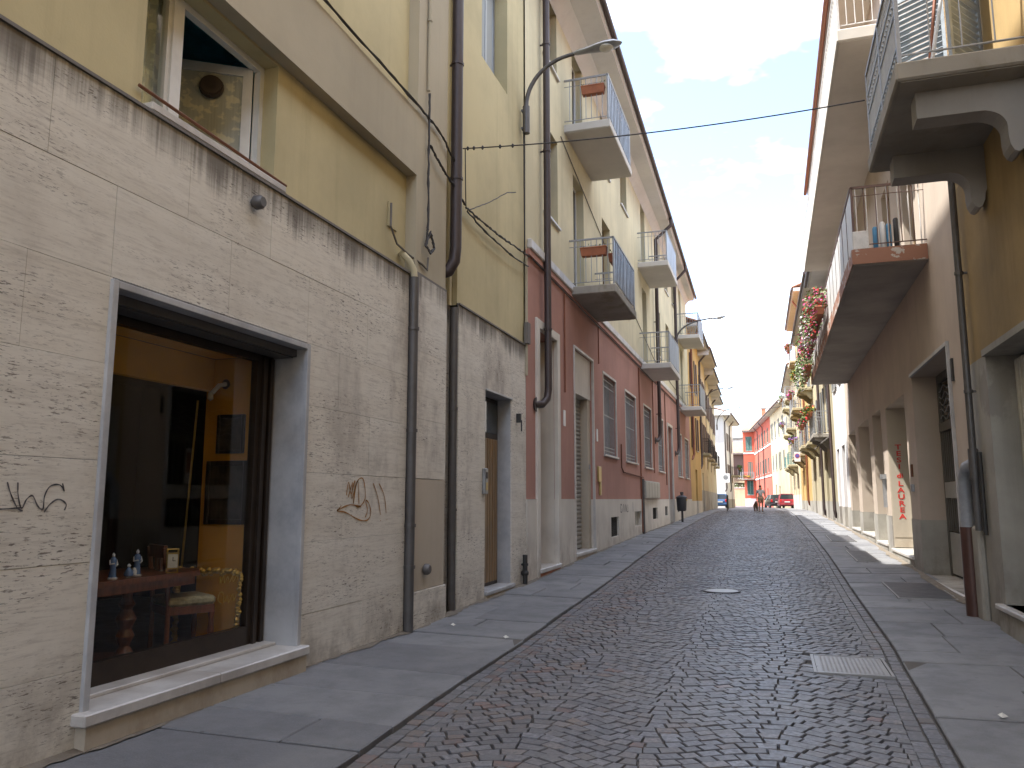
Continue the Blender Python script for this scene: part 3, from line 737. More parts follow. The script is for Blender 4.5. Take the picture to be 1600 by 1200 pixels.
# side door of the second bay
dz = .18
du0, du1 = A.u(12.0), A.u(13.32)
dr = MB(); dr.cbox(du0 - .01, -.03, 3.33, du1 + .02, .02, 3.36, .004); dr.box(du0 - .02, .02, dz - .1, du0, .43, 3.33); dr.box(du1, .02, dz - .1, du1 + .02, .43, 3.33); dr.box(du0, .02, 3.33, du1, .43, 3.35); ds = dr.build('door_surround', 'grey_marble', A.o)
d = MB(); d.box(du0, .25, dz, du1, .29, 3.32); door = d.build('door', 'bronze_frame', A.o, label='brown ribbed metal side door')
n = 9
for i in range(n):
    x0 = du0 + .07 + (du1 - du0 - .14) * i / n; MB().cbox(x0 + .01, .225, dz + .06, x0 + (du1 - du0 - .14) / n - .01, .249, 2.62, .006).build('rib', 'wood_brown', door)
MB().box(du0 + .08, .235, 2.72, du1 - .08, .249, 3.24).build('transom_pane', 'dark_glass', door)
MB().cbox(A.u(11.98), -.05, dz - .06, A.u(13.42), .43, dz, .008).build('door_step', 'grey_marble', A.o)
MB().box(A.u(12.0), -.03, -.2, A.u(13.4), .02, dz - .061).build('step_base', 'beige_patch', A.o)
ib = MB(); ib.cbox(A.u(11.84), -.06, 1.68, A.u(11.97), -.002, 2.08, .01); ic = ib.build('intercom', 'galvanised', A.o); MB().box(A.u(11.87), -.068, 1.92, A.u(11.94), -.06, 2.02).build('speaker_grille', 'dark_pipe', ic); MB().box(A.u(11.87), -.066, 1.74, A.u(11.94), -.06, 1.86).build('buttons', 'brass', ic)
# pipes on the travertine building
A.pipe('drainpipe', 'grey_pipe', [(9.12, -.05, 0), (9.12, -.05, 3.2), (9.12, -.05, 4.42)], .062, [(9.12, -.05, .78), (9.12, -.05, 1.28), (9.12, -.05, 2.45), (9.12, -.05, 3.75)])
A.pipe('pipe_spout', 'yellow_pale', [(9.12, -.05, 4.40), (9.11, -.045, 4.52), (9.06, .0, 4.63), (8.98, .09, 4.74)], .045)
A.pipe('drainpipe', 'grey_pipe', [(10.72, .04, 0), (10.72, .04, 4.4)], .055, [(10.72, .04, 1.45), (10.72, .04, 2.9)])
A.pipe('drainpipe', 'dark_pipe', [(10.40, -.10, 20.5), (10.40, -.10, 8), (10.40, -.10, 5.2), (10.38, -.09, 5.0), (10.33, -.02, 4.84), (10.3, .1, 4.8)], .085, [(10.40, -.10, 6.25), (10.40, -.10, 8.05), (10.40, -.10, 11)], 14)
A.pipe('conduit', 'yellow_pale', [(10.72, .12, 4.44), (10.72, .12, 7.0)], .03)
A.pipe('conduit', 'taupe_render', [(9.46, -.06, 7.15), (9.46, -.06, 20.5)], .024, [(9.46, -.06, 8.2), (9.46, -.06, 10)])
A.pipe('gas_valve_pipe', 'iron_dark', [(13.92, -.07, .02), (13.92, -.07, .25), (13.92, -.07, .62)], .045, [(13.92, -.07, .3), (13.92, -.07, .45)])
MB().lathe([(.03, 0), (.055, .03), (.055, .1), (.03, .13)], (A.u(13.92), -.13, .3), 10, 1).build('valve', 'iron_dark', A.o, smooth=True)
A.part('wall_hook', 'iron_dark', [(13.62, 13.68, -.08, 0, 2.96, 3.12), (13.64, 13.66, -.1, -.08, 2.8, 3.0)])
for k, (pts, r) in enumerate(([[(8.62, .05, 4.95), (8.62, .05, 5.25)], .016], [[(8.62, .05, 4.95), (8.8, .05, 4.78), (9.1, .02, 4.72), (9.35, -.05, 4.66), (9.5, -.06, 4.62), (9.52, -.06, 4.8)], .014])): A.pipe('flex_conduit', 'cable_grey', pts, r, n=6)
A.part('junction_box', 'yellow_render', [(8.66, 8.9, .1, .118, 4.98, 5.3)])
def ribbon(strokes, name, mat, fac, w_=.012, off=-.0045, label=None):
    "flat hand-drawn strokes lying on the facade: list of [(Y, z), ...]"
    m = MB()
    for s_ in strokes:
        P = [Vector((fac.u(y), 0, z)) for y, z in s_]
        Q = []
        for i in range(len(P) - 1):
            p0, p1, p2, p3 = P[max(i - 1, 0)], P[i], P[i + 1], P[min(i + 2, len(P) - 1)]
            for k in range(6):
                t = k / 6; Q.append(.5 * ((2 * p1) + (p2 - p0) * t + (2 * p0 - 5 * p1 + 4 * p2 - p3) * t * t + (3 * p1 - p0 - 3 * p2 + p3) * t ** 3))
        Q.append(P[-1]); o = len(m.v)
        for i, q in enumerate(Q):
            d = (Q[min(i + 1, len(Q) - 1)] - Q[max(i - 1, 0)]).normalized(); n_ = Vector((-d.z, 0, d.x)) * w_ * (.5 + .14 * math.sin(i * .9))
            m.v += [(q.x + n_.x, off, q.z + n_.z), (q.x - n_.x, off, q.z - n_.z)]
            if i: m.f.append((o + 2 * i - 2, o + 2 * i - 1, o + 2 * i + 1, o + 2 * i))
    return m.build(name, mat, fac.o, label=label)
ribbon([[(7.62, 1.64), (7.66, 1.78), (7.72, 1.66), (7.80, 1.80), (7.78, 1.55), (7.84, 1.78), (7.98, 1.82), (8.04, 1.62), (7.92, 1.52), (7.82, 1.53)],
        [(7.66, 1.62), (7.75, 1.78), (7.74, 1.60), (7.86, 1.80), (7.9, 1.55)],
        [(7.95, 1.52), (7.7, 1.54), (7.5, 1.50), (7.44, 1.48), (7.62, 1.46), (7.9, 1.38), (8.1, 1.37), (8.18, 1.45), (8.12, 1.56), (8.05, 1.58), (8.1, 1.48), (8.05, 1.40)],
        [(7.44, 1.48), (7.52, 1.53)], [(8.22, 1.78), (8.34, 1.62), (8.42, 1.42)], [(8.36, 1.78), (8.5, 1.64), (8.56, 1.44)], [(8.42, 1.36), (8.425, 1.35)], [(8.58, 1.37), (8.585, 1.36)]],
       'graffiti', 'graffiti_orange', A, .014, label='scrawled orange graffiti tag')
ribbon([[(3.62, 1.70), (3.65, 1.63), (3.70, 1.55), (3.74, 1.53)], [(3.69, 1.70), (3.70, 1.62), (3.73, 1.545), (3.76, 1.60), (3.80, 1.62), (3.84, 1.56), (3.88, 1.54), (3.885, 1.62), (3.92, 1.68), (3.99, 1.69), (4.03, 1.65)],
        [(4.01, 1.70), (4.03, 1.65)], [(3.89, 1.52), (3.93, 1.57), (3.99, 1.60), (4.05, 1.57), (4.04, 1.53)], [(3.52, 1.54), (3.65, 1.545), (3.74, 1.55)], [(3.55, 1.40), (3.60, 1.37), (3.59, 1.34)]],
       'graffiti', 'graffiti_black', A, .009, label='thin black graffiti scrawl')

# things in the shop window
def place(o, p): o.location = p; return o
XS, ZF = -4.98, .22
t = thing('pedestal_table', 'dark red wooden pedestal table with cut corners inside the shop window', 'table', (-5.36, 5.62, ZF))
oc = [(-.42, -.55), (-.25, -.74), (.25, -.74), (.42, -.55), (.42, .55), (.25, .74), (-.25, .74), (-.42, .55)]
MB().prism(oc, .70, .745, 2).build('table_top', 'wood_red', t); MB().prism([(x * .93, y * .95) for x, y in oc], .63, .699, 2).build('apron', 'wood_red', t)
MB().lathe([(.05, .63), (.04, .55), (.07, .50), (.045, .46), (.085, .38), (.05, .30), (.075, .24), (.04, .16), (.09, .08), (.06, .0)], n=18).build('column', 'wood_red', t, (0.12, .02, 0), smooth=True)
MB().prism([(-.36, -.12), (0, -.3), (.36, -.12), (.36, .12), (0, .3), (-.36, .12)], .0, .06, 2).build('base', 'wood_red', t, (.05, .02, 0))
def chair(name, label, loc, rz, seatm):
    t = thing(name, label, 'chair', loc, rz, 'upholstered wooden chairs in the shop')
    cu = MB(); cu.cbox(-.23, -.22, .43, .23, .22, .51, .03); cu.build('seat', seatm, t, smooth=True)
    MB().box(-.22, -.21, .36, .22, .21, .43).build('seat_frame', 'wood_red', t)
    for x in (-.2, .2):
        MB().lathe([(.02, 0), (.015, .05), (.028, .2), (.02, .3), (.03, .36)], (x, -.19, 0), 10).build('leg', 'wood_red', t, smooth=True)
        MB().tube([(x, .2, 0), (x, .2, .45), (x, .26, .95)], .022, 8).build('leg', 'wood_red', t, smooth=True)
    b = MB(); b.box(-.2, .235, .86, .2, .265, .97); b.box(-.2, .215, .60, .2, .24, .65); b.build('backrest', 'wood_red', t)
    for x in (-.06, 0, .06): MB().box(x - .018, .228, .65, x + .018, .25, .86).build('splat', 'wood_red', t)
    return t
chair('dining_chair', 'wooden chair with pale patterned seat standing right of the pedestal table', (-5.2, 6.28, ZF), rad(150), 'cushion')
chair('dining_chair', 'wooden chair half hidden at the left edge of the shop window', (-5.0, 4.55, ZF), rad(-20), 'cushion')
def figurine(name, label, loc, h, kneel=False, tilt=0):
    t = thing(name, label, 'figurine', loc, rad(tilt), 'porcelain figurines on the shop table')
    s_ = h / .2
    MB().lathe([(.035 * s_, 0), (.037 * s_, .012 * s_), (.03 * s_, .016 * s_)], n=12).build('base', 'porcelain', t, smooth=True)
    if kneel:
        b = MB(); b.lathe([(.034, .014), (.038, .03), (.026, .06), (.016, .075), (.008, .085)], n=12); b.tube([(0, 0, .065), (.03, .005, .05), (.045, 0, .055)], .008, 6); b.build('body', 'porcelain_blue', t, smooth=True)
        MB().lathe([(.001, .082), (.014, .09), (.016, .1), (.001, .115)], n=10).build('head', 'porcelain', t, smooth=True)
        MB().lathe([(.0, .012), (.02, .02), (.022, .05), (.012, .075), (.0, .08)], (.05, .01, 0), 10).build('companion', 'porcelain', t, smooth=True)
    else:
        MB().lathe([(.028 * s_, .014 * s_), (.024 * s_, .06 * s_), (.022 * s_, .1 * s_), (.027 * s_, .14 * s_), (.018 * s_, .16 * s_), (.007 * s_, .168 * s_)], n=12).build('body', 'porcelain_blue', t, smooth=True)
        MB().lathe([(.001, .166 * s_), (.011 * s_, .172 * s_), (.012 * s_, .186 * s_), (.001, .2 * s_)], n=10).build('head', 'porcelain', t, smooth=True)
        a_ = MB(); a_.tube([(.024 * s_, 0, .145 * s_), (.034 * s_, .0, .11 * s_), (.018 * s_, -.018 * s_, .1 * s_)], .006 * s_, 6); a_.tube([(-.024 * s_, 0, .145 * s_), (-.03 * s_, -.012 * s_, .115 * s_), (0, -.028 * s_, .12 * s_)], .006 * s_, 6); a_.build('arm', 'porcelain', t, smooth=True)
zt = ZF + .746
figurine('figurine', 'leftmost standing blue and white porcelain figurine on the table', (-5.04, 5.25, zt), .21, tilt=70)
figurine('figurine', 'low kneeling blue and white porcelain group between two standing figurines', (-5.02, 5.40, zt), .12, True, tilt=70)
figurine('figurine', 'taller standing porcelain figurine nearest the brass clock', (-5.06, 5.53, zt), .22, tilt=60)
t = thing('carriage_clock', 'small brass carriage clock with white face on the shop table', 'clock', (-5.02, 5.90, zt), rad(50))
c = MB()
for x in (-.045, .045):
    for y in (-.02, .02): c.tube([(x, y, 0), (x, y, .2)], .004, 6)
c.box(-.05, -.025, .03, .05, .025, .04); c.box(-.05, -.025, .16, .05, .025, .17); c.tube([(-.05, 0, .2), (.05, 0, .2)], .005, 6); c.box(-.05, -.025, .0, .05, .025, .006); c.build('case', 'gold', t)
MB().box(-.04, -.022, .042, .04, .02, .158).build('face', 'paper', t); h_ = MB(); h_.box(-.003, -.025, .1, .003, -.0225, .135); h_.box(-.002, -.0252, .098, .022, -.0226, .104); h_.build('hands', 'cable', t)
def picture(label, x0, x1, z0, z1, Y, fm='gold', w_=.03, lean=0.):
    t = thing('framed_picture', label, 'picture', ((x0 + x1) / 2, Y, z0)); hw = (x1 - x0) / 2; h = z1 - z0
    f = MB(); f.cbox(-hw, -.03, 0, -hw + w_, 0, h, .006); f.cbox(hw - w_, -.03, 0, hw, 0, h, .006); f.cbox(-hw + w_, -.03, 0, hw - w_, 0, w_, .006); f.cbox(-hw + w_, -.03, h - w_, hw - w_, 0, h, .006); f.build('frame', fm, t)
    MB().box(-hw + w_ * .9, -.014, w_ * .9, hw - w_ * .9, -.002, h - w_ * .9).build('canvas', 'canvas', t); return t
picture('small dark framed picture hanging under the shop lamp', -5.16, -4.84, 2.04, 2.42, 6.598, 'wood_dark', .035)
picture('large dark oil painting in brown frame on the orange panel', -5.26, -4.78, 1.36, 1.97, 6.598, 'wood_dark', .05)
t = thing('gilded_frame', 'ornate carved gilded empty frame leaning on the orange panel', 'picture frame', (-5.06, 6.5, ZF))
f = MB(); frg = random.Random(2)
for (a, b) in (((-.40, .70), (.31, .70)), ((.31, .70), (.31, .02)), ((-.40, .02), (-.40, .70))):
    n = int(math.hypot(b[0] - a[0], b[1] - a[1]) / .022)
    for i in range(n):
        p = (a[0] + (b[0] - a[0]) * i / n, a[1] + (b[1] - a[1]) * i / n); f.lathe([(.0, -.03), (.018, -.02), (.03, 0)], (p[0] + frg.uniform(-.02, .02), 0, p[1] + frg.uniform(-.02, .02)), 6, 1)
f.build('carved_border', 'gold', t)
t = thing('spot_lamp', 'small white spot lamp fixed high on the orange panel', 'lamp', (-5.07, 6.59, 2.72))
MB().lathe([(.03, 0), (.04, -.03), (.05, -.03)], (0, -.0, 0), 12, 1).build('mount', 'dark_pipe', t, smooth=True); MB().tube([(0, -.03, 0), (-.02, -.1, -.02), (-.05, -.16, -.10)], .022, 10).build('lamp_body', 'white_plastic', t, smooth=True); MB().lathe([(.0, -.04), (.03, -.02), (.025, .03), (.015, .05)], (-.06, -.17, -.14), 12).build('bulb', 'lamp_glass', t, smooth=True)
t = thing('glass_cabinet', 'tall dark wooden glazed cabinet at the back of the shop', 'cabinet', (-7.6, 5.6, ZF), rad(90))
cb = MB(); cb.box(-1.4, 0, 0, 1.4, .45, 2.3); cb.build('carcass', 'wood_dark', t)
for i in range(4):
    x = -1.38 + i * .69; d = MB(); d.box(x, -.03, .1, x + .06, 0, 2.2); d.box(x + .62, -.03, .1, x + .68, 0, 2.2); d.box(x + .06, -.03, 2.1, x + .62, 0, 2.2); d.box(x + .06, -.03, .1, x + .62, 0, .8); dd = d.build('door', 'wood_dark', t); MB().box(x + .06, -.012, .8, x + .62, -.004, 2.1).build('pane', 'dark_glass', dd)
t = thing('wooden_pole', 'thin pale pole leaning beside the orange panel', 'pole', (-5.5, 6.55, ZF)); MB().tube([(0, 0, 0), (.12, .0, 2.35)], .011, 6).build('shaft', 'gold', t)
gl = Fac.__new__(Fac); gl.side = 'L'; gl.Y0 = -14; gl.o = A.o
ribbon([[(6.12, .86), (6.13, .92), (6.14, .86), (6.17, .92), (6.19, .86), (6.23, .91), (6.26, .86), (6.30, .92), (6.31, .86), (6.36, .91), (6.38, .87)], [(6.16, .68), (6.11, .72), (6.13, .78), (6.18, .77), (6.19, .69), (6.24, .74), (6.26, .68), (6.31, .75), (6.33, .69), (6.36, .73)]], 'shop_lettering', 'gold', gl, .008, yg + .027)

# ------------------------------------------------------------------ left: red and yellow building
B = Fac('red_yellow_building', 'long building with brick red ground floor, yellow upper floors and deep eaves', XL, 14.22, 'L')
EZ = 13.05
ph = [(15.05, 16.45, -.3, 4.98, .55), (18.12, 20.2, -.3, 5.15, .34), (35.95, 37.6, -.3, 4.86, .25)]
gw = [(21.6, 23.5, 2.82, 5.06), (25.1, 27.2, 2.80, 5.02), (29.0, 30.9, 2.76, 5.0), (32.8, 34.5, 2.74, 4.92), (40.0, 41.9, 2.72, 4.85), (43.5, 45.4, 2.72, 4.82)]
B.wall('ground_floor_wall', 'red_render', 14.22, 46.5, 1.6, 6.36, ph + [(*g_, .28) for g_ in gw])
vents = [(22.3, 23.5, .55, 1.1), (26.4, 27.8, .72, 1.2), (30.6, 31.9, .85, 1.28), (34.3, 35.2, .92, 1.3), (39.0, 39.9, .98, 1.3)]
for sa, sb in ((14.22, 15.05), (16.45, 18.12), (20.2, 35.95), (37.6, 46.5)):
    B.wall('plinth', 'plinth_render', sa, sb, -.3, 1.6, [(*v, .2) for v in vents if sa < v[0] < sb], -.025)
    B.part('plinth_return', 'plinth_render', [(sb - .02, sb - .002, -.022, .3, -.3, 1.595), (sa + .002, sa + .02, -.022, .3, -.3, 1.595)])
[B.part('plinth_top', 'plinth_render', [q_]) for q_ in [(14.22, 15.04, -.025, 0, 1.59, 1.603), (16.46, 18.11, -.025, 0, 1.59, 1.603), (20.21, 35.94, -.025, 0, 1.59, 1.603), (37.61, 46.5, -.025, 0, 1.59, 1.603)]]
for i, v in enumerate(vents):
    if i == 1: B.part('vent_plate', 'panel_pale', [(v[0], v[1], .1, .12, v[2], v[3])])
    else:
        m = MB(); u0, u1 = B.span(v[0], v[1]); m.box(u0, .16, v[2], u1, .17, v[3])
        for k in range(9): x = u0 + (u1 - u0) * (k + .5) / 9; m.box(x - .012, .03, v[2], x + .012, .05, v[3])
        m.build('vent_grate', 'iron_dark', B.o)
up = []
for (a, b) in ((15.6, 16.75), (21.8, 23.0), (25.0, 26.2), (33.3, 34.5), (36.4, 37.6), (39.2, 40.4)): up += [(a, b, 7.62, 9.62, .26), (a, b, 11.2, 12.8, .26)]
dors = []
for (a, b) in ((18.25, 19.4), (29.3, 30.4), (42.5, 43.6)): dors += [(a, b, 6.62, 9.5, .26), (a, b, 10.42, 12.82, .26)]
B.wall('upper_wall', 'yellow_pale', 14.22, 46.5, 6.36, 13.2, up + dors, .0)
B.shell(14.22, 46.5, 13.1, 10, 'yellow_pale', .6)
sc2 = B.part('string_course', 'white_marble', [(14.3, 46.5, -.10, 0, 6.40, 6.60)], c=.02); B.part('string_moulding', 'red_render', [(14.3, 46.5, -.06, 0, 6.28, 6.397)])
for (a, b, z0, z1, d_) in up: B.window(a, b, z0, z1, .24, 'wood_brown', 'dark_glass', .06, 2, sill='white_marble')
for (a, b, z0, z1, d_) in dors: B.window(a, b, z0, z1, .24, 'white_plastic', 'dark_glass', .07, 2)
EB = B.eaves(14.75, 46.5, EZ, .95, .46, th=.17, soff='white_render')
MB().add([(B.u(14.75), -.35, EZ - .004), (B.u(46.5), -.2, EZ - .004), (B.u(46.5), 0, EZ - .22), (B.u(14.75), 0, EZ - .3)], [(0, 3, 2, 1)]).build('cove', 'white_render', EB)
for i, g_ in enumerate(gw):
    w_ = B.window(*g_, .26, 'shutter_grey', 'milky_glass', .06, 2, sill='white_marble'); u0, u1 = B.span(g_[0], g_[1])
    m = MB(); n = 11
    for k in range(n + 1): x = u0 + .03 + (u1 - u0 - .06) * k / n; m.tube([(x, .07, g_[2] + .02), (x, .07, g_[3] - .02)], .010, 5)
    for z in (g_[2] + .12, g_[2] + .22, (g_[2] + g_[3]) / 2, g_[3] - .12, g_[3] - .3): m.box(u0, .062, z - .012, u1, .078, z + .012)
    m.build('grille', 'rail_grey', w_)
    m = MB(); t = .06; m.box(u0 - t, -.012, g_[2], u0 + .004, .03, g_[3]); m.box(u1 - .004, -.012, g_[2], u1 + t, .03, g_[3]); m.box(u0 - t, -.012, g_[3] - .004, u1 + t, .03, g_[3] + t); m.build('surround', 'white_marble', w_)
# portal
u0, u1 = B.span(14.85, 16.65); m = MB(); m.cbox(u0, -.05, -.2, B.u(15.055), .05, 5.16, .01); m.cbox(B.u(16.445), -.05, -.2, u1, .05, 5.16, .01); m.cbox(B.u(15.06), -.05, 4.974, B.u(16.44), .05, 5.155, .01)
ps = m.build('portal_surround', 'plinth_render', B.o)
m = MB(); m.box(B.u(15.054), .052, -.2, B.u(15.07), .5, 4.97); m.box(B.u(16.43), .052, -.2, B.u(16.446), .5, 4.97); m.build('reveal', 'plinth_render', ps)
d = MB().box(B.u(15.05), .5, .3, B.u(16.45), .56, 4.97).build('portal_door', 'wood_brown', B.o)
for k in range(2):
    for z0, z1 in ((.45, 1.3), (1.45, 2.6), (2.75, 4.0)): a = B.u(15.13) + k * .66; MB().cbox(a, .47, z0, a + .54, .499, z1, .015).build('door_panel', 'wood_brown', d)
B.part('door_step', 'white_marble', [(14.98, 16.55, -.08, .5, .20, .28)], c=.01); B.part('step_base', 'terracotta', [(15.0, 16.53, -.06, .5, -.1, .198)])
# roller shutter bay
hd = B.part('shutter_header', 'plinth_render', [(18.125, 20.195, .06, .34, 4.12, 5.145)])
rs = MB(); u0, u1 = B.span(18.12, 20.2); rs.box(u0 + .005, .3, .4, u1 - .005, .335, 4.115); rso = rs.build('roller_shutter', 'roller_steel', B.o)
for k in range(36):
    z = .40 + k * .103; MB().add([(u0 + .02, .298, z), (u1 - .02, .298, z), (u1 - .02, .262, z + .035), (u0 + .02, .262, z + .035), (u1 - .02, .262, z + .07), (u0 + .02, .262, z + .07), (u1 - .02, .298, z + .1), (u0 + .02, .298, z + .1)], [(0, 1, 2, 3), (3, 2, 4, 5), (5, 4, 6, 7)]).build('slat', 'roller_steel', rso)
B.part('shutter_jamb', 'beige_patch', [(19.9, 20.198, .08, .3, .36, 4.12)]); B.part('shutter_step', 'white_marble', [(18.05, 20.28, -.06, .34, .30, .38)], c=.01); B.part('step_base', 'beige_patch', [(18.08, 20.25, -.04, .34, -.1, .298)])
m = MB(); t = .05; m.box(u0 - t, -.03, .385, u0 + .004, .03, 5.145); m.box(u1 - .004, -.03, .385, u1 + t, .03, 5.145); m.box(u0 - t, -.03, 5.145, u1 + t, .03, 5.2); m.build('shutter_surround', 'white_marble', B.o)
B.part('wall_lock', 'galvanised', [(19.98, 20.1, .06, .08, 2.35, 2.47)])
d = MB().box(B.u(35.95), .2, .55, B.u(37.6), .25, 4.86).build('side_door', 'shutter_grey', B.o); m = MB(); a, b = B.u(35.95), B.u(37.6); m.box(a - .12, -.04, .4, a + .004, .03, 4.98); m.box(b - .004, -.04, .4, b + .12, .03, 4.98); m.box(a + .005, -.039, 4.856, b - .005, .03, 4.979); m.build('surround', 'white_marble', d)
# balconies
b1 = B.balcony(17.4, 20.5, 10.18, .2, 1.1, 'rail_grey', 1.12, 'slats'); b2 = B.balcony(17.75, 20.75, 6.32, .2, 1.1, 'rail_grey', 1.12, 'slats', slabm='weathered_concrete')
b1.data.materials[0] = MAT['soffit_concrete']
for (a, b) in ((28.4, 31.5), (41.5, 44.6)):
    for z in (9.98 if a < 30 else 9.85, 6.22 if a < 30 else 6.1): B.balcony(a, b, z, .2, 1.1, 'rail_grey', 1.12, 'panel')
# pipes
def downpipe(Y, top=True, bottom=3.5, mat='dark_pipe', r=.075, f=B):
    ov = float(np.interp(Y, [14.75, 46.5], [1.08, .59]))
    pts = ([(Y, -ov, EZ + .08), (Y, -ov, EZ - .2), (Y, -.16, EZ - .75)] if top else [(Y, -.14, EZ)]) + [(Y, -.14, 8), (Y, -.14, bottom + .35), (Y - .06, -.13, bottom + .16), (Y - .3, -.09, bottom + .02), (Y - .52, .02, bottom)]
    p = f.pipe('drainpipe', mat, pts, r, [(Y, -.14, z) for z in (5.0, 8.8, 11.2)]); 
    MB().lathe([(r + .07, -.03), (r + .05, 0)], (f.u(Y - .5), -.005, bottom), 12, 1).build('rose', mat, p); return p
downpipe(15.32, False, 3.42); downpipe(32.4, True, 3.9); downpipe(39.3, True, 3.75)
B.pipe('conduit', 'copper', [(17.15, -.03, 6.25), (17.15, -.03, 3.95)], .018, n=6); B.pipe('conduit', 'copper', [(20.9, -.03, 6.25), (20.9, -.03, 5.2)], .016, n=6); B.pipe('conduit', 'copper', [(27.9, -.03, 6.2), (27.9, -.03, 1.5), (27.9, -.05, .5)], .025, n=6)
B.pipe('conduit', 'rust', [(24.1, -.03, 3.25), (24.1, -.03, 2.55), (24.4, -.03, 2.42), (28.4, -.03, 2.36)], .02, n=6); B.pipe('standpipe', 'grey_pipe', [(27.95, -.07, .42), (27.95, -.07, 2.3)], .055, n=8)
B.pipe('conduit', 'copper', [(31.3, -.03, 6.2), (31.3, -.03, 2.6)], .02, n=6); B.pipe('conduit', 'rust', [(35.1, -.03, 6.2), (35.1, -.03, 2.2)], .02, n=6)
B.pipe('conduit', 'taupe_render', [(14.2, -.02, 3.9), (14.2, -.02, 6.2)], .03, n=6); B.part('junction_box', 'cable_grey', [(14.12, 14.28, -.08, 0, 4.5, 4.9)])
for (Y, z, h) in ((17.05, 3.2, .35), (20.55, 3.1, .32)): B.part('number_plate', 'white_plastic', [(Y, Y + .16, -.02, 0, z, z + h)])
B.part('intercom', 'brass', [(20.62, 20.95, -.05, 0, 2.05, 2.45)], c=.01); B.part('letter_slot', 'brass', [(20.95, 20.8, -.05, 0, 1.7, 2.05)], c=.01)
t = B.part('meter_boxes', 'panel_pale', [(28.2, 32.0, -.12, 0, 1.62, 2.25)], c=.01)
for k in range(5):
    a, b = 28.25 + k * .75, 28.25 + (k + 1) * .75 - .05; bx = B.part('box_door', 'panel_pale', [(a, b, -.14, -.121, 1.66, 2.21)], t, c=.006)
ribbon([[(24.0, 1.42), (23.8, 1.45), (23.75, 1.25), (23.95, 1.22), (24.0, 1.32)], [(24.15, 1.22), (24.3, 1.45), (24.45, 1.22)], [(24.6, 1.22), (24.62, 1.44), (24.85, 1.22), (24.87, 1.44)], [(25.05, 1.44), (25.1, 1.24), (24.95, 1.22)], [(26.0, 1.5), (26.05, 1.2)]], 'graffiti', 'graffiti_black', B, .03, -.0295, label='faint black letters GANJ scrawled on the pale plinth')

# ------------------------------------------------------------------ cables, lamps on the left
def cable(name, label, pts, r, mat='cable', sag=0., n=16):
    Q = []
    for p, q in zip(pts[:-1], pts[1:]):
        for k in range(n): t = k / n; v = Vector(p).lerp(Vector(q), t); v.z -= sag * 4 * t * (1 - t); Q.append(v)
    Q.append(Vector(pts[-1])); return tag(MB().tube(Q, r, 5).build(name, mat, smooth=True), label, 'cable')
oc_ = cable('overhead_cable', 'thin cable crossing the street from the yellow wall to the right-hand balcony', [(-4.3, 10.9, 6.95), (1.42, 11.05, 6.9)], .010, sag=.10, n=24)
cable('overhead_cable', 'thin stay wire crossing the street beside the second street lamp', [(-4.3, 41.9, 10.0), (2.3, 50, 11.4)], .012, sag=.3)
cable('overhead_cable', 'thin wire crossing the far street in front of the white house', [(-4.6, 60, 8.3), (2.2, 62, 8.6)], .015, sag=.35)
for k, x in enumerate((-4.22, -4.12, -3.98, -3.7, -3.5)):
    t_ = (x + 4.3) / 5.72; MB().lathe([(.004, -.035), (.02, -.015), (.02, .015), (.004, .035)], (x, 10.9 + .15 * t_, 6.95 - .05 * t_ - .4 * t_ * (1 - t_)), 8).build('clip', 'cable', oc_)
tag(MB().tube([(-4.26, 10.9, 6.95), (-4.27, 10.95, 6.4), (-4.27, 10.98, 6.0)], .009, 5).build('drop_wire', 'cable'), 'thin wire dropping from the cable anchor to the cable knot by the brown drainpipe', 'cable')
rngc = random.Random(4)
def bundle(name, label, pts, k=3, r=.012, mat='cable'):
    m = MB()
    for j in range(k):
        Q = []
        for a, b in zip(pts[:-1], pts[1:]):
            for i in range(8):
                t = i / 8; v = Vector(a).lerp(Vector(b), t); Q.append(v + Vector((rngc.uniform(0, .02) + .012, rngc.uniform(-.008, .008), rngc.uniform(-.014, .014) if k > 1 else 0)))
        m.tube(Q, r, 5)
    return tag(m.build(name, mat, smooth=True), label, 'cable')
bundle('cable_bundle', 'bundle of dark cables running along the top of the taupe beam', [(-4.25, 5.9, 6.78), (-4.25, 9.2, 6.76), (-4.25, 9.9, 6.72), (-4.22, 10.4, 6.45)], 3)
bundle('cable_bundle', 'dark cables hanging down the taupe pier above the travertine', [(-4.25, 9.46, 7.1), (-4.25, 9.46, 6.2), (-4.25, 9.47, 5.2), (-4.25, 9.44, 4.95)], 4)
bundle('cable_bundle', 'coiled knot of dark cables on the taupe pier', [(-4.25, 9.44, 4.98), (-4.23, 9.52, 5.15), (-4.22, 9.62, 4.95), (-4.22, 9.5, 4.85), (-4.23, 9.36, 4.92), (-4.24, 9.48, 5.1)], 3)
bundle('cable_bundle', 'twisted cables looping from the pier to the thick brown drainpipe', [(-4.25, 9.5, 6.38), (-4.22, 9.8, 6.22), (-4.22, 10.2, 6.12), (-4.25, 10.6, 6.1), (-4.27, 10.9, 6.02)], 3)
bundle('cable_bundle', 'sagging cables from the drainpipe to the start of the red wall', [(-4.26, 10.9, 6.0), (-4.25, 11.6, 6.0), (-4.25, 12.6, 6.06), (-4.25, 13.6, 6.15), (-4.24, 14.3, 6.2)], 3)
bundle('cable_bundle', 'lower dark cable drooping along the yellow bay to the red wall', [(-4.26, 10.95, 5.95), (-4.25, 12.0, 5.88), (-4.25, 13.2, 5.9), (-4.25, 14.3, 6.0)], 2)
bundle('cable_bundle', 'thin cables running under the white string course of the red building', [(-4.22, 14.4, 6.2), (-4.23, 18, 6.18), (-4.23, 26, 6.17), (-4.23, 35, 6.15), (-4.23, 46, 6.12)], 2, .014)
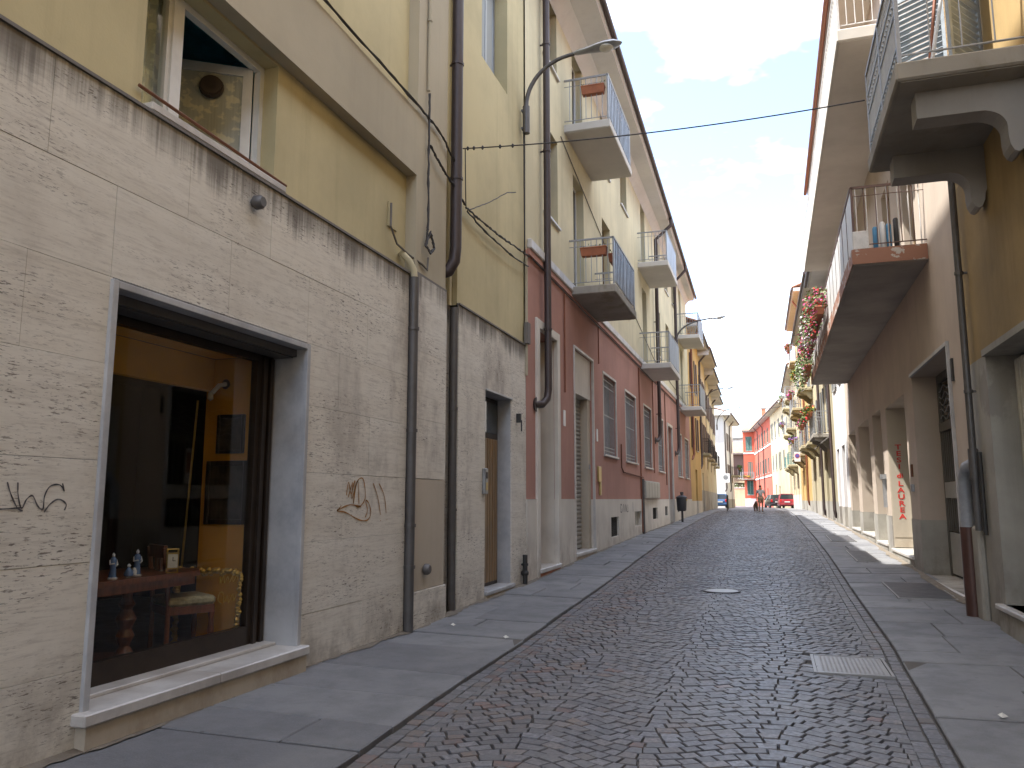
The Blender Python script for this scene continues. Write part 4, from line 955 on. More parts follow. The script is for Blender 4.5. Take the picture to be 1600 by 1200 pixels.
bundle('cable_bundle', 'slack wire slanting from the lamp down the cable clips by the drainpipe', [(-4.26, 10.98, 5.98), (-4.2, 11.8, 6.4), (-4.1, 12.4, 6.78), (-4.05, 12.8, 6.93)], 1, .009)
tag(MB().tube([(-4.28, 17.0, 9.9), (-4.28, 24, 8.5), (-4.28, 32, 7.2), (-4.28, 45, 6.75)], .012, 5).build('facade_wire', 'cable_grey'), 'straight wire slanting down across the yellow facade behind the balconies', 'cable')
tag(MB().tube([(-4.26, 14.0, 8.62), (-4.26, 14.02, 7.4), (-4.26, 14.05, 6.3)], .014, 5).build('lamp_feed_cable', 'cable'), 'dark feed cable dropping from the wall lamp bracket', 'cable')
def wall_lamp(label, X, Y, z, reach, rise, s=1., grp='wall mounted street lamps'):
    t = thing('street_lamp', label, 'street lamp', (X, Y, z), 0, grp)
    MB().tube([(.09 * s, 0, 0), (.09 * s, 0, .55 * s)], .07 * s, 10).build('socket', 'grey_pipe', t, smooth=True)
    bk = MB(); bk.box(0, -.05, .08, .1, .05, .12); bk.box(0, -.05, .44, .1, .05, .48); bk.build('bracket', 'grey_pipe', t)
    P = [(.09, 0, .5)]
    for i in range(13):
        a = i / 12 * math.pi * .46; P.append((.09 + (reach - .7) * (1 - math.cos(a)) * 1.05, 0, .55 + rise * math.sin(a)))
    ex = P[-1]; P.append((ex[0] + .12, 0, ex[2] + .015)); MB().tube(P, .045 * s, 10, .036 * s).build('arm', 'grey_pipe', t, smooth=True)
    x, zz = P[-1][0], P[-1][2]
    hm = MB(); prof = [(-.02, .035, .03), (.06, .07, .05), (.26, .085, .065), (.42, .13, .075), (.6, .16, .085), (.78, .14, .075), (.9, .06, .04), (.93, .01, .01)]
    n = 12
    for (d, wd, hh) in prof:
        for k in range(n): a = 2 * math.pi * k / n; hm.v.append((x + d, math.cos(a) * wd, zz + d * .07 + math.sin(a) * hh * (1 if math.sin(a) > 0 else .6)))
    for i in range(len(prof) - 1):
        for k in range(n): k2 = (k + 1) % n; hm.f.append((i * n + k, (i + 1) * n + k, (i + 1) * n + k2, i * n + k2))
    hm.build('head', 'galvanised', t, smooth=True)
    MB().lathe([(.0, -.035), (.10, -.03), (.14, 0.0), (.14, .012)], (x + .62, 0, zz + .0), 16).build('lens', 'lamp_glass', t, smooth=True)
    return t
wall_lamp('curved arm street lamp on the yellow wall beside the upper slatted balcony', XL, 14.0, 8.6, 1.62, .92)
wall_lamp('street lamp on a long slanting arm beside the far end of the yellow eaves', XL, 40.2, 9.0, 2.2, .95)
wall_lamp('small street lamp on the row of cream houses', -4.7, 64, 8.6, 1.9, 1.0)
wall_lamp('far street lamp arching in front of the white house', -5.1, 84, 8.6, 2.2, 1.6)

# ------------------------------------------------------------------ right: ochre building (near)
RX = 2.62
R = Fac('ochre_building', 'near ochre rendered building with corbelled balcony and slatted gate on the right', RX, 12.4, 'R')
R.wall('upper_wall', 'orange_render', 12.4, -14, 5.85, 12.5, [(10.1, 11.6, 5.95, 8.9, .25), (6.2, 7.8, 6.4, 8.9, .25)])
R.wall('wall', 'ochre_render', 12.4, -14, 3.38, 5.85)
R.wall('base_wall', 'grey_render', 12.4, -14, -.3, 3.38, [(7.4, 11.15, .35, 3.38, .42), (2.4, 5.6, .35, 3.38, .42)], -.012)
R.shell(12.4, -14, 12.5, 9, 'ochre_render', .5)
MB().add([(R.u(12.4), 0, 0), (R.u(12.4), .2, 0), (R.u(12.4), .2, 12.5), (R.u(12.4), 0, 12.5)], [(0, 3, 2, 1)]).build('corner_return', 'ochre_render', R.o)
R.eaves(12.4, -14, 12.5, .75, .75)
R.window(10.1, 11.6, 5.95, 8.9, .25, 'white_plastic', 'dark_glass', .07, 2); R.window(6.2, 7.8, 6.4, 8.9, .25, 'white_plastic', 'dark_glass', .07, 2, sill='white_marble')
R.part('lintel', 'grey_render', [(11.17, 7.38, -.05, .42, 3.36, 3.44)])
for (a, b) in ((7.42, 11.13), (2.42, 5.58)):
    u0, u1 = R.span(a, b); gt = MB().box(u0, .36, .35, u1, .40, 3.37).build('gate', 'door_dark', R.o)
    n = int((u1 - u0) / .13)
    for k in range(n): x = u0 + (u1 - u0) * (k + .5) / n; MB().cbox(x - .04, .28, .42, x + .04, .358, 3.3, .015).build('slat', 'cream_metal', gt)
    m = MB(); m.box(u0, .30, 1.75, u1, .357, 1.82); m.box(u0, .30, .37, u1, .357, .44); m.build('cross_rail', 'cream_metal', gt)
R.part('gate_step', 'white_marble', [(11.3, 7.2, -.10, .4, .29, .35)], c=.01); R.part('step_base', 'grey_render', [(11.25, 7.25, -.07, .3, -.2, .288)])
# its balcony
bz = 5.84
bal = R.balcony(10.98, 8.5, bz, .20, 1.22, 'rail_grey', 1.15, 'bars', 'weathered_concrete', bar=.055, br=.008, sbar=.38)
m = MB(); u0, u1 = R.span(10.98, 8.5); yo = -1.17
for z in (bz + .42, bz + .8, bz + 1.05): m.box(u0 + .05, yo - .012, z - .012, u1 - .05, yo + .012, z + .012)
for k in range(22):
    x = u0 + .1 + (u1 - u0 - .2) * k / 21
    for z in (bz + .36, bz + .92): m.lathe([(.0, -.03), (.022, 0), (.0, .03)], (x, yo, z), 6)
m.build('railing_ornament', 'rail_blue', bal)
for Yc in (8.95, 10.6):
    pf = [(-1.0, bz - .004), (-1.0, bz - .30)]
    for i in range(9): a = i / 8 * math.pi / 2; pf.append((-.42 + .24 * math.sin(a), bz - .30 - .20 * (1 - math.cos(a))))
    for i in range(7): a = i / 6 * math.pi; pf.append((-.10 - .08 * math.cos(a) , bz - .60 - .18 * math.sin(a)))
    pf += [(.0, bz - .55), (.0, bz - .004)]
    u = R.u(Yc); MB().prism(pf, u - .14, u + .14, 0).build('corbel', 'concrete', bal)
# louvred shutter leaves, strip curtain
def leaf(parent, loc, rz, L, H, mat):
    m = MB(); m.box(0, -.02, 0, .06, .02, H); m.box(L - .06, -.02, 0, L, .02, H); m.box(.06, -.02, 0, L - .06, .02, .1); m.box(.06, -.02, H - .1, L - .06, .02, H); m.box(.06, -.02, H * .45, L - .06, .02, H * .45 + .08)
    o = m.build('shutter', mat, parent, loc, rz); n = int(H / .085)
    l = MB()
    for i in range(n): z = .1 + (H - .2) * i / n; l.add([(.05, -.02, z), (L - .05, -.02, z), (L - .05, .02, z + .035), (.05, .02, z + .035), (.05, -.02, z + .012), (L - .05, -.02, z + .012), (L - .05, .02, z + .047), (.05, .02, z + .047)], [(0, 3, 2, 1), (4, 5, 6, 7), (0, 1, 5, 4), (2, 3, 7, 6)])
    l.build('louvres', mat, o); return o
leaf(R.o, (R.u(11.62), -.03, 6.05), rad(235), .74, 2.8, 'shutter_blue'); leaf(R.o, (R.u(10.08), -.03, 6.05), rad(-38), .74, 2.8, 'shutter_blue')
m = MB()
for k in range(14): x = R.u(11.55) + .1 * k; m.tube([(x, -.04 + .02 * math.sin(k * 2.1), 8.8), (x + .02, -.05 + .02 * math.sin(k), 6.1)], .022, 5)
tag(m.build('strip_curtain', 'hanging_strip', None, R.o.location, R.o.rotation_euler.z, smooth=True), 'brown bead strip curtain hanging in the balcony doorway above the corbels', 'curtain')
t = thing('leaning_pole', 'white pole leaning on the corbelled balcony', 'pole', (1.9, 9.9, 6.04)); MB().tube([(0, 0, 0), (.5, .12, 2.6)], .022, 8).build('shaft', 'white_plastic', t, smooth=True)
t = thing('leaning_pole', 'copper coloured pole leaning on the corbelled balcony', 'pole', (1.95, 10.2, 6.04)); MB().tube([(0, 0, 0), (.35, .1, 2.5)], .02, 8).build('shaft', 'copper', t, smooth=True)
R.pipe('drainpipe', 'grey_pipe', [(11.75, -.10, 12.3), (11.75, -.10, 6), (11.78, -.10, 1.2)], .045, [(11.75, -.10, 3.0), (11.75, -.1, 4.6)])
R.pipe('pipe_joint', 'grey_pipe', [(11.77, -.10, 1.85), (11.77, -.10, 2.25)], .062); R.pipe('conduit', 'iron_dark', [(11.62, -.06, 1.15), (11.62, -.06, 2.2)], .028)
pp = R.pipe('vent_pipe', 'grey_plastic', [(12.3, -.12, 1.2), (12.3, -.12, 1.72), (12.26, -.12, 1.9), (12.12, -.11, 2.02), (11.9, -.06, 2.06), (11.8, .0, 2.06)], .085, n=14)
MB().tube([(R.u(12.3), -.12, 0.0), (R.u(12.3), -.12, 1.23)], .10, 14).build('pipe_guard', 'brown_pipe', pp, smooth=True)
R.part('plaster_boss', 'grey_render', [(12.35, 11.9, -.10, 0, -.1, 1.25)], c=.04)

# ------------------------------------------------------------------ right: pink building with long balconies
PX = 2.75
P = Fac('pink_building', 'pink rendered building with two long balconies, deep doorways and red lettering', PX, 32.0, 'R')
ops = [(28.9, 31.4, .62, 3.9, .45), (25.0, 27.9, .6, 3.9, .45), (22.35, 24.15, .5, 3.9, .45), (18.5, 21.45, .44, 3.8, .5), (13.9, 17.45, .16, 4.0, .5)]
P.wall('wall', 'pink_render', 32, 12.4, 1.2, 13.4, [(a, b, 1.2, z1, d) for a, b, z0, z1, d in ops] + [(15.9, 17.1, 6.0, 8.6, .25), (18.6, 19.8, 6.0, 8.6, .25), (22.5, 23.7, 6.0, 8.6, .25), (26.6, 27.8, 6.0, 8.6, .25), (16.2, 17.4, 10.3, 12.6, .25), (22.5, 23.7, 10.3, 12.6, .25)])
P.wall('base_wall', 'grey_render', 32, 12.4, -.3, 1.2, [(a, b, z0, 1.2, d) for a, b, z0, z1, d in ops], -.018)
P.shell(32, 12.4, 13.4, 9, 'pink_render', .7)
[P.part('base_cap', 'grey_render', [(a, b, -.018, 0, 1.19, 1.203)]) for a, b in ((32, 31.41), (28.89, 27.91), (24.99, 24.16), (22.34, 21.46), (18.49, 17.46), (13.89, 12.4))]
for (a, b, z, h) in ((15.9, 17.1, 6.0, 2.6), (18.6, 19.8, 6.0, 2.6), (22.5, 23.7, 6., 2.6), (26.6, 27.8, 6., 2.6), (16.2, 17.4, 10.3, 2.3), (22.5, 23.7, 10.3, 2.3)): P.window(a, b, z, z + h, .22, 'wood_brown', 'pale_glass', .08, 2)
P.eaves(32.2, 12.5, 13.35, .85, .85, gut='copper', soff='pink_render')
# openings
for i, (a, b, z0, z1, d) in enumerate(ops[:2]):
    u0, u1 = P.span(a, b); ro = MB().box(u0, .40, z0, u1, .44, z1).build('roller_shutter', 'roller_steel', P.o)
    for k in range(int((z1 - z0) / .13)): z = z0 + k * .13; MB().add([(u0 + .02, .398, z), (u1 - .02, .398, z), (u1 - .02, .355, z + .05), (u0 + .02, .355, z + .05), (u1 - .02, .355, z + .09), (u0 + .02, .355, z + .09), (u1 - .02, .398, z + .125), (u0 + .02, .398, z + .125)], [(0, 1, 2, 3), (3, 2, 4, 5), (5, 4, 6, 7)]).build('slat', 'roller_steel', ro)
a, b, z0, z1, d = ops[2]; dd = P.part('service_door', 'panel_pale', [(a, b, .40, .44, z0, z1)]); P.part('door_panel', 'panel_pale', [(a - .15 if a > b else a + .15, b - .2, .38, .399, z0 + .2, z0 + 1.5), (a + .15, b - .2, .38, .399, z0 + 1.7, z1 - .2)], dd, c=.01)
a, b, z0, z1, d = ops[3]; w_ = P.window(a, b, z0, z1 - .0, .5, 'white_plastic', 'dark_glass', .12, 3)
P.part('text_panel', 'beige_patch', [(21.42, 21.449, .01, .44, z0 + .02, z1 - .01)])
for i, (a, b, z0, z1, d) in enumerate(ops): P.part('door_step', 'white_marble', [(a - .06, b + .06, -.06, d - .06, z0 - .07, z0 - .002)], c=.01); P.part('step_base', 'grey_render', [(a - .04, b + .04, -.04, .3, -.2, z0 - .072)])
sur = []
for (a, b, z0, z1, d) in ops[3:4] + ops[1:2]: sur.append((b - .07, b - .003, -.03, .0, 1.21, z1 + .07))
for (a, b, z0, z1, d) in ops[4:]:
    m = MB(); u0, u1 = P.span(a, b); m.box(u0 - .0, -.045, z1, u1 + .06, .0, z1 + .06); m.box(u1, -.045, z0, u1 + .07, .0, z1); m.build('doorway_trim', 'grey_marble', P.o)
# the word stack, letter by letter
txt = 'TESI di LAUREA'; tz = 3.02; group = ['T', 'E', 'S', 'I', 'di', 'L', 'A', 'U', 'R', 'E', 'A']
lp = P.part('lettering_board', 'beige_patch', [(21.412, 21.4195, .03, .42, .7, 3.5)])
zz = 2.80
for i, ch in enumerate(group):
    cu = bpy.data.curves.new('letter', 'FONT'); cu.body = ch; cu.size = .165 if ch != 'di' else .15; cu.align_x = 'CENTER'; cu.extrude = .002
    try: cu.offset = .004
    except Exception: pass
    tmp = bpy.data.objects.new('tmp', cu); C.objects.link(tmp); dg = bpy.context.evaluated_depsgraph_get(); me = bpy.data.meshes.new_from_object(tmp.evaluated_get(dg)); bpy.data.objects.remove(tmp)
    me.materials.clear(); me.materials.append(MAT['letter_red'])
    o = bpy.data.objects.new('letter', me); C.objects.link(o); o.parent = lp
    Mx = Matrix(((0, 0, 1, P.u(21.4095)), (1.35, 0, 0, .225), (0, 1, 0, zz), (0, 0, 0, 1))); o.matrix_local = Mx
    zz -= {'I': .215, 'di': .195}.get(ch, .157)
# street gate in the near doorway
a, b, z0, z1, d = ops[4]; u0, u1 = P.span(a, b); yb = .44
gm = MB(); gm.box(u0, yb, z0, u0 + .12, yb + .08, z1); gm.box(u1 - .12, yb, z0, u1, yb + .08, z1); gm.box(u0 + .12, yb, 3.85, u1 - .12, yb + .08, z1); gm.box(u0 + .12, yb - .03, 2.88, u1 - .12, yb + .08, 3.05); gm.box((u0 + u1) / 2 - .07, yb, z0, (u0 + u1) / 2 + .07, yb + .08, 3.85)
gate = gm.build('street_gate', 'door_metal', P.o, label='dark metal gate with glazed bars and wavy ironwork above')
for k in range(2):
    a_, b_ = (u0 + .12, (u0 + u1) / 2 - .07) if k == 0 else ((u0 + u1) / 2 + .07, u1 - .12)
    MB().box(a_, yb + .02, z0 + .05, b_, yb + .05, z0 + .82).build('lower_panel', 'panel_pale', gate); MB().box(a_, yb - .005, 1.62, b_, yb + .06, 1.92).build('middle_panel', 'panel_pale', gate)
    MB().box(a_, yb + .04, z0 + .85, b_, yb + .05, 1.6).build('pane', 'dark_glass', gate); MB().box(a_, yb + .04, 1.93, b_, yb + .05, 2.88).build('pane', 'dark_glass', gate); MB().box(a_, yb + .04, 3.05, b_, yb + .05, 3.85).build('pane', 'dark_glass', gate)
    m = MB(); n = 9
    for i in range(n):
        x = a_ + (b_ - a_) * (i + .5) / n
        for (p, q) in ((z0 + .85, 1.6), (1.93, 2.88)): m.box(x - .02, yb + .005, p, x + .02, yb + .03, q)
    m.build('bars', 'door_metal', gate)
    m = MB()
    for j in range(5): m.tube([(a_ + (b_ - a_) * t / 16, yb + .015, 3.15 + j * .14 + .05 * math.sin(t * .9 + j)) for t in range(17)], .010, 5)
    m.build('ironwork', 'galvanised', gate)
P.part('notice', 'paper', [(15.2, 15.0, .42, .436, 1.95, 2.75)], label='long orange and white paper notice on the gate'); P.part('notice_print', 'terracotta', [(15.17, 15.03, .416, .4195, 2.2, 2.65)])
P.part('letter_box', 'galvanised', [(18.1, 17.95, -.06, 0, 1.75, 1.9)], c=.01); P.part('bell_plate', 'rust', [(18.12, 17.98, -.03, 0, 2.05, 2.3)]); P.part('hinge_block', 'iron_dark', [(13.72, 13.62, -.03, 0, 3.4, 3.75)]); P.part('wall_fitting', 'galvanised', [(22.3, 22.0, -.12, 0, 2.1, 2.22), (22.2, 22.12, -.08, 0, 1.4, 2.1)])
# long first floor balcony
bz = 5.68; bl = P.balcony(30.5, 14.85, bz, .28, 1.2, 'shutter_brown', 1.15, 'none', 'shuttered_concrete', inset=.04, bar=.22)
u0, u1 = P.span(30.5, 14.85)
m = MB(); m.box(u0 - .012, -1.215, bz + .015, u1 + .012, -1.2005, bz + .285); m.box(u1 + .0005, -1.2, bz + .015, u1 + .012, -.01, bz + .285); m.build('painted_edge', 'peeling_paint', bl)
L = u1 - u0; n = 17
for k in range(n): x0 = u0 + .06 + (L - .12) * k / n; MB().box(x0 + .02, -1.178, bz + .36, x0 + (L - .12) / n - .02, -1.168, bz + 1.36).build('panel', 'rail_white', bl)
m = MB()
for k in range(n): x0 = u0 + .06 + (L - .12) * k / n; m.box(x0 - .018, -1.185, bz + .28, x0 + .018, -1.15, bz + 1.42)
m.box(u0 + .04, -1.19, bz + 1.4, u1 - .04, -1.14, bz + 1.44); m.build('post', 'shutter_brown', bl)
m = MB(); m.cbox(u1 - .30, -1.19, bz + .281, u1 - .01, -.92, bz + .62, .015); m.build('corner_block', 'rail_white', bl)
m = MB()
for k in range(7): y = -1.1 + k * .17; m.tube([(u1 - .05, y, bz + .3), (u1 - .05, y, bz + 1.42)], .011, 6)
m.build('side_bars', 'rail_white', bl)
# upper long balcony
b3 = P.balcony(31.0, 15.0, 10.02, .24, 1.23, 'rail_white', 1.1, 'bars', 'soffit_concrete', bar=.16)
for (dx, c, h) in ((0, 'plastic_blue', .42), (.12, 'white_plastic', .5), (.22, 'plastic_blue', .46), (.34, 'cable', .55)):
    t = thing('rolled_mat', {0: 'bright blue rolled mat at left end on the pink building balcony', .12: 'white rolled mat on the pink building balcony', .22: 'blue rolled mat beside the dark one on the pink building balcony', .34: 'dark rolled mat on the pink building balcony'}[dx], 'mat', (1.95 + dx, 14.98, bz + .281), 0, 'rolled mats on the balcony')
    MB().lathe([(.035, 0), (.045, .02), (.045, h - .03), (.03, h)], n=12).build('roll', c, t, smooth=True)
P.part('side_wall_edge', 'ochre_render', [(12.62, 12.41, -.02, 0, 1.3, 12.5)])

# ------------------------------------------------------------------ flowers
frng = random.Random(21)
def plant(name, label, loc, size, cols, n_leaf, n_fl, rz=0, box=True, droop=.5, group='flower boxes on the balconies', leafm='leaf', boxm='terracotta', ls=.055, fs=.05):
    sx, sy, sz = size; t = thing(name, label, 'plant', loc, rz, group)
    if box: m = MB(); m.add([(-sx * .46, -.08, -.02), (sx * .46, -.08, -.02), (sx * .46, .08, -.02), (-sx * .46, .08, -.02), (-sx * .5, -.11, .17), (sx * .5, -.11, .17), (sx * .5, .11, .17), (-sx * .5, .11, .17)], [(0, 3, 2, 1), (4, 5, 6, 7), (0, 1, 5, 4), (1, 2, 6, 5), (2, 3, 7, 6), (3, 0, 4, 7)]); m.cbox(-sx * .51, -.12, .15, sx * .51, .12, .185, .01); m.build('planter', boxm, t)
    def pt():
        a = frng.uniform(-1, 1); th = frng.uniform(0, 2 * math.pi); r = math.sqrt(frng.random())
        z = .16 + sz * (.42 * r * math.sin(th) + .38); y = sy * .5 * r * math.cos(th)
        if frng.random() < droop and y < 0: z -= frng.random() * sz * .9
        return Vector((a * sx * .52, y - (.06 if frng.random() < droop else 0), z))
    def blob(name, mat, N, s):
        m = MB()
        for _ in range(N):
            p = pt(); q = Vector((frng.gauss(0, 1), frng.gauss(0, 1), frng.gauss(0, 1))).normalized(); u = q.orthogonal().normalized(); v = q.cross(u); k = s * frng.uniform(.6, 1.3)
            m.add([p - u * k, p + v * k * .6, p + u * k, p - v * k * .6 + q * k * .2], [(0, 1, 2, 3)])
        m.build(name, mat, t)
    blob('foliage', leafm, n_leaf, ls)
    for c in cols: blob('blossom', c, n_fl // len(cols), fs)
    return t
rr = rad(-90)
for k, (y, cols, lab) in enumerate(((21.0, ['petal_red', 'petal_pink'], 'red and pink geraniums spilling over the long balcony rail nearest the camera'), (22.4, ['petal_pink', 'petal_white'], 'pink flowers with some white hanging on the long balcony rail'), (24.2, ['petal_violet', 'petal_white', 'petal_pink'], 'violet and white petunias hanging on the long balcony rail'), (26.2, ['petal_pink', 'petal_pink', 'petal_red'], 'deep pink and red flower mass on the long balcony rail'), (28.3, ['petal_white'], 'trailing green plant with white flowers on the long balcony rail'), (30.2, ['petal_white', 'petal_yellow'], 'leafy trailing plant at the far end of the long balcony rail'))):
    plant('flower_box', lab, (1.38, y + 1.2, 6.3 if k < 4 else 5.95), (1.7, .66, .66), cols, 900, 620 if k < 4 else 220, rr, True, .55, ls=.042, fs=.036, leafm='leaf' if k % 2 else 'leaf_pale')
def pot(label, loc, l=.5): return plant('flower_box', label, loc, (l, .3, .22), [], 60, 0, rad(-90) if loc[0] > 0 else rad(90), True, .2, ls=.04)
for (x, y, z, l, rz_, lab) in ((-3.6, 17.46, 11.08, .55, 0, 'terracotta planter on the near rail of the upper slatted balcony'), (-3.36, 19.0, 11.05, .7, 90, 'terracotta planter on the front rail of the upper slatted balcony'), (-3.72, 17.86, 7.26, .62, 0, 'terracotta planter on the near rail of the lower slatted balcony'), (-3.36, 18.6, 7.22, .7, 90, 'terracotta planter on the front rail of the lower slatted balcony'), (-3.4, 20.2, 6.54, .6, 90, 'terracotta planter on the floor of the lower slatted balcony')):
    plant('flower_box', lab, (x, y, z), (l, .2, .14), [], 26, 0, rad(rz_), True, .1, ls=.035, leafm='leaf_pale')

# ------------------------------------------------------------------ houses along a slightly bending line
def fac2(name, label, p_left, p_right):
    "p_left / p_right as seen from the street; local x from left to right in metres"
    d = Vector((p_right[0] - p_left[0], p_right[1] - p_left[1])); f = Fac(name, label, p_left[0], p_left[1], 'L', math.atan2(d.y, d.x)); f.Y0 = 0; f.L = d.length; return f
def house(name, label, pl, pr, h, wallm, rowsz, cols, basem=None, baseh=1.2, ov=.7, shut=None, doors=(), wsize=(1.0, 2.0), sidem=None, depth=9, gut='gutter_brown', openf=.3, band=None, sill='white_marble', soff='soffit_concrete', pane='dark_glass', roofm='tile_red'):
    f = fac2(name, label, pl, pr); holes = []
    for z in rowsz:
        for c in cols: holes.append((c, c + wsize[0], z, z + wsize[1], .22))
    dh = [(a, b, baseh, z1, .35) for a, b, z1 in doors]
    f.wall('wall', wallm, 0, f.L, baseh, h, holes + dh); f.wall('base_wall', basem or wallm, 0, f.L, -.3, baseh, [(a, b, .5, baseh, .35) for a, b, z1 in doors], -.02); f.shell(0, f.L, h, depth, sidem or wallm, .0)
    for (a, b, z0, z1, d) in holes:
        w_ = f.window(a, b, z0, z1, .2, 'white_plastic', pane, .06, 2, sill=sill)
        if shut:
            if frng.random() < openf:
                for (p, q) in ((a - wsize[0] * .5, a - .01), (b + .01, b + wsize[0] * .5)): MB().box(p, -.06, z0, q, -.015, z1).build('shutter', shut, f.o)
            else: f.shutters(a, b, z0, z1, shut, -.04, 14)
    for (a, b, z1) in doors: f.part('door', 'shutter_brown', [(a, b, .3, .36, .5, z1)])
    if band:
        for z, m_ in band: f.part('string_course', m_, [(0, f.L, -.06, 0, z, z + .22)])
    f.eaves(0, f.L, h - .05, ov, ov, gut=gut, soff=soff, roofm=roofm); f.h = h; return f
def ledge_balcony(f, a, b, z, pr, railm='rail_grey', h=1.05, slabm='olive_render', front='bars', consoles=True):
    bl = f.balcony(a, b, z, .18, pr, railm, h, front, slabm, bar=.13)
    if consoles:
        for u in (a + .2, b - .35):
            pf = [(-pr * .85, z - .003), (-pr * .85, z - .12), (-pr * .5, z - .22), (-.15, z - .5), (0, z - .55), (0, z - .003)]
            MB().prism(pf, u, u + .16, 0).build('console', slabm, bl)
    return bl
def near_pipe(f, u, top, bottom, mat='gutter_brown', ov=.6): f.pipe('drainpipe', mat, [(u, -ov, top), (u, -ov, top - .15), (u, -.14, top - .7), (u, -.12, top - 2), (u, -.12, bottom + .3), (u - .25, -.05, bottom + .03), (u - .35, .02, bottom)], .07, n=8)
# left side beyond the red building
H1 = house('amber_house', 'narrow amber yellow house next to the long red building', (-4.3, 46.52), (-4.36, 54.4), 11.6, 'amber_render', (4.6, 8.2), (1.4, 4.6), 'plinth_render', 1.5, .6, 'shutter_brown', ((3.2, 4.5, 3.4),))
near_pipe(H1, 1.2, 11.6, 3.9, 'copper', .55)
prev = (-4.4, 54.42)
crow = [('second', 'row house nearest the amber house', 'cream_render', 11.5), ('third', 'second row house past the amber house', 'yellow_pale', 11.3), ('fourth', 'third row house past the amber house', 'cream_render', 11.2), ('fifth', 'last row house before the white house', 'yellow_pale', 11.2)]
for i, (_, lab, wm, hh) in enumerate(crow):
    y0 = 54.42 + i * 7.6; x = -4.42 - i * .26
    f = house('row_house', 'cream coloured ' + lab if wm == 'cream_render' else 'pale yellow ' + lab, (x, y0), (x - .08, y0 + 7.5), hh, wm, (4.9, 8.0), (.9, 3.2, 5.5), 'grey_render', 2.2, .8, 'shutter_brown', ((2.0, 3.1, 3.4),), openf=.8)
    f.o['group'] = 'row houses on the left'
    near_pipe(f, .35, hh, 3.6)
    m = MB(); m.box(.0, -.80, hh - .3, .06, .1, hh - .02); m.build('fascia', 'white_render', f.o)
    f.balcony(2.6, 5.2, 4.6, .16, .5, 'iron_dark', 1.0, 'bars', 'olive_render', bar=.14)
# white house on the corner
W = house('white_house', 'tall white corner house at the bend of the street', (-4.8, 92), (-4.45, 106), 10.9, 'white_render', (3.6, 7.2), (1.2, 4.2, 7.2, 10.4), 'grey_render', 1.6, .8, 'shutter_brown', ((9, 10.2, 3.2),), sidem='white_render', depth=14, openf=.6)
W.balcony(9.2, 12.6, 4.3, .18, .9, 'iron_dark', 1.0, 'bars', 'olive_render'); near_pipe(W, 7.0, 10.9, 2.5); near_pipe(W, .3, 10.9, 2.5)
MB().add([(0, -.8, 10.86), (0, 10, 10.86), (-.7, 10, 10.86), (-.7, -.8, 10.86), (-.7, -.8, 11.1), (-.7, 10, 14.2), (0, 10, 14.2), (0, -.8, 11.1)], [(0, 1, 2, 3), (3, 2, 5, 4), (4, 5, 6, 7), (0, 3, 4, 7)]).build('gable_eaves', 'white_render', W.o)
# right side
RW = house('white_shop_house', 'narrow white house between the pink building and the flowered balconies', (2.76, 37.9), (2.76, 32.02), 11.1, 'white_render', (6.2, 9.0), (1.0, 3.6), 'grey_render', 1.3, .75, 'shutter_grey', ((.7, 1.9, 3.7), (3.2, 4.6, 3.7)), openf=.4)
R4 = house('olive_house', 'pale olive house with flowered balconies past the narrow white house', (2.56, 56), (2.75, 37.95), 11.8, 'olive_render', (4.9, 8.3), (1.5, 5.0, 8.4, 11.8, 15.0), 'grey_render', 1.5, .75, 'shutter_grey', ((3.0, 4.2, 4.0), (8.4, 9.8, 4.2), (12.2, 13.6, 4.2), (15.2, 16.6, 4.2)), wsize=(1.1, 2.2), openf=.25)
ledge_balcony(R4, 13.2, 16.2, 4.45, .78, slabm='weathered_concrete'); ledge_balcony(R4, 13.4, 16.0, 7.9, .7); ledge_balcony(R4, 2.0, 5.2, 8.1, .8); ledge_balcony(R4, 7.2, 10.2, 4.5, .7); ledge_balcony(R4, 2.0, 5.2, 4.6, .8); near_pipe(R4, 17.6, 11.8, .8); near_pipe(R4, 11.2, 11.8, .8)
for (u, z) in ((11.9, 4.15), (15.0, 4.15)):
    m = MB(); m.add([(u - .3, -.45, z), (u + 1.5, -.45, z), (u + 1.6, 0, z + .35), (u - .4, 0, z + .35), (u - .3, -.45, z + .06), (u + 1.5, -.45, z + .06), (u + 1.6, 0, z + .42), (u - .4, 0, z + .42)], [(0, 3, 2, 1), (4, 5, 6, 7), (0, 1, 5, 4), (1, 2, 6, 5), (3, 0, 4, 7)]); m.build('door_canopy', 'cable_grey', R4.o)
R5 = house('tall_yellow_house', 'tall amber house with stacked balconies and a pale gable above its neighbour', (2.36, 70), (2.55, 56.02), 15.6, 'amber_render', (4.8, 8.0, 11.4), (1.2, 4.6, 8.4), 'grey_render', 1.5, .55, 'shutter_grey', ((6.4, 7.8, 4.0), (2.2, 3.4, 3.8)), wsize=(1.1, 2.2), sidem='white_render')
for z in (4.6, 7.8, 11.2): ledge_balcony(R5, 7.6, 10.6, z, .85, slabm='olive_render')
for z in (4.5, 7.8): ledge_balcony(R5, 3.6, 6.4, z, .8)
near_pipe(R5, 11.2, 15.6, 1.2, 'copper', .5)
R6 = house('stone_yellow_house', 'pale yellow house with scored stone base beside the parked cars', (2.10, 88), (2.35, 70.05), 12.6, 'cream_render', (4.8, 8.0), (1.0, 4.6, 8.6, 12.2, 15.4), 'plinth_render', 2.0, .6, 'shutter_grey', ((2.6, 3.8, 3.8), (7, 8.2, 3.8), (13.8, 15, 3.8)), wsize=(1.1, 2.0))
for z in (4.4, 7.6, 10.2): [ledge_balcony(R6, q_, q_ + 3.0, z, .8, 'rail_teal' if z < 5 else 'rail_grey') for q_ in (3.6, 11.2)]
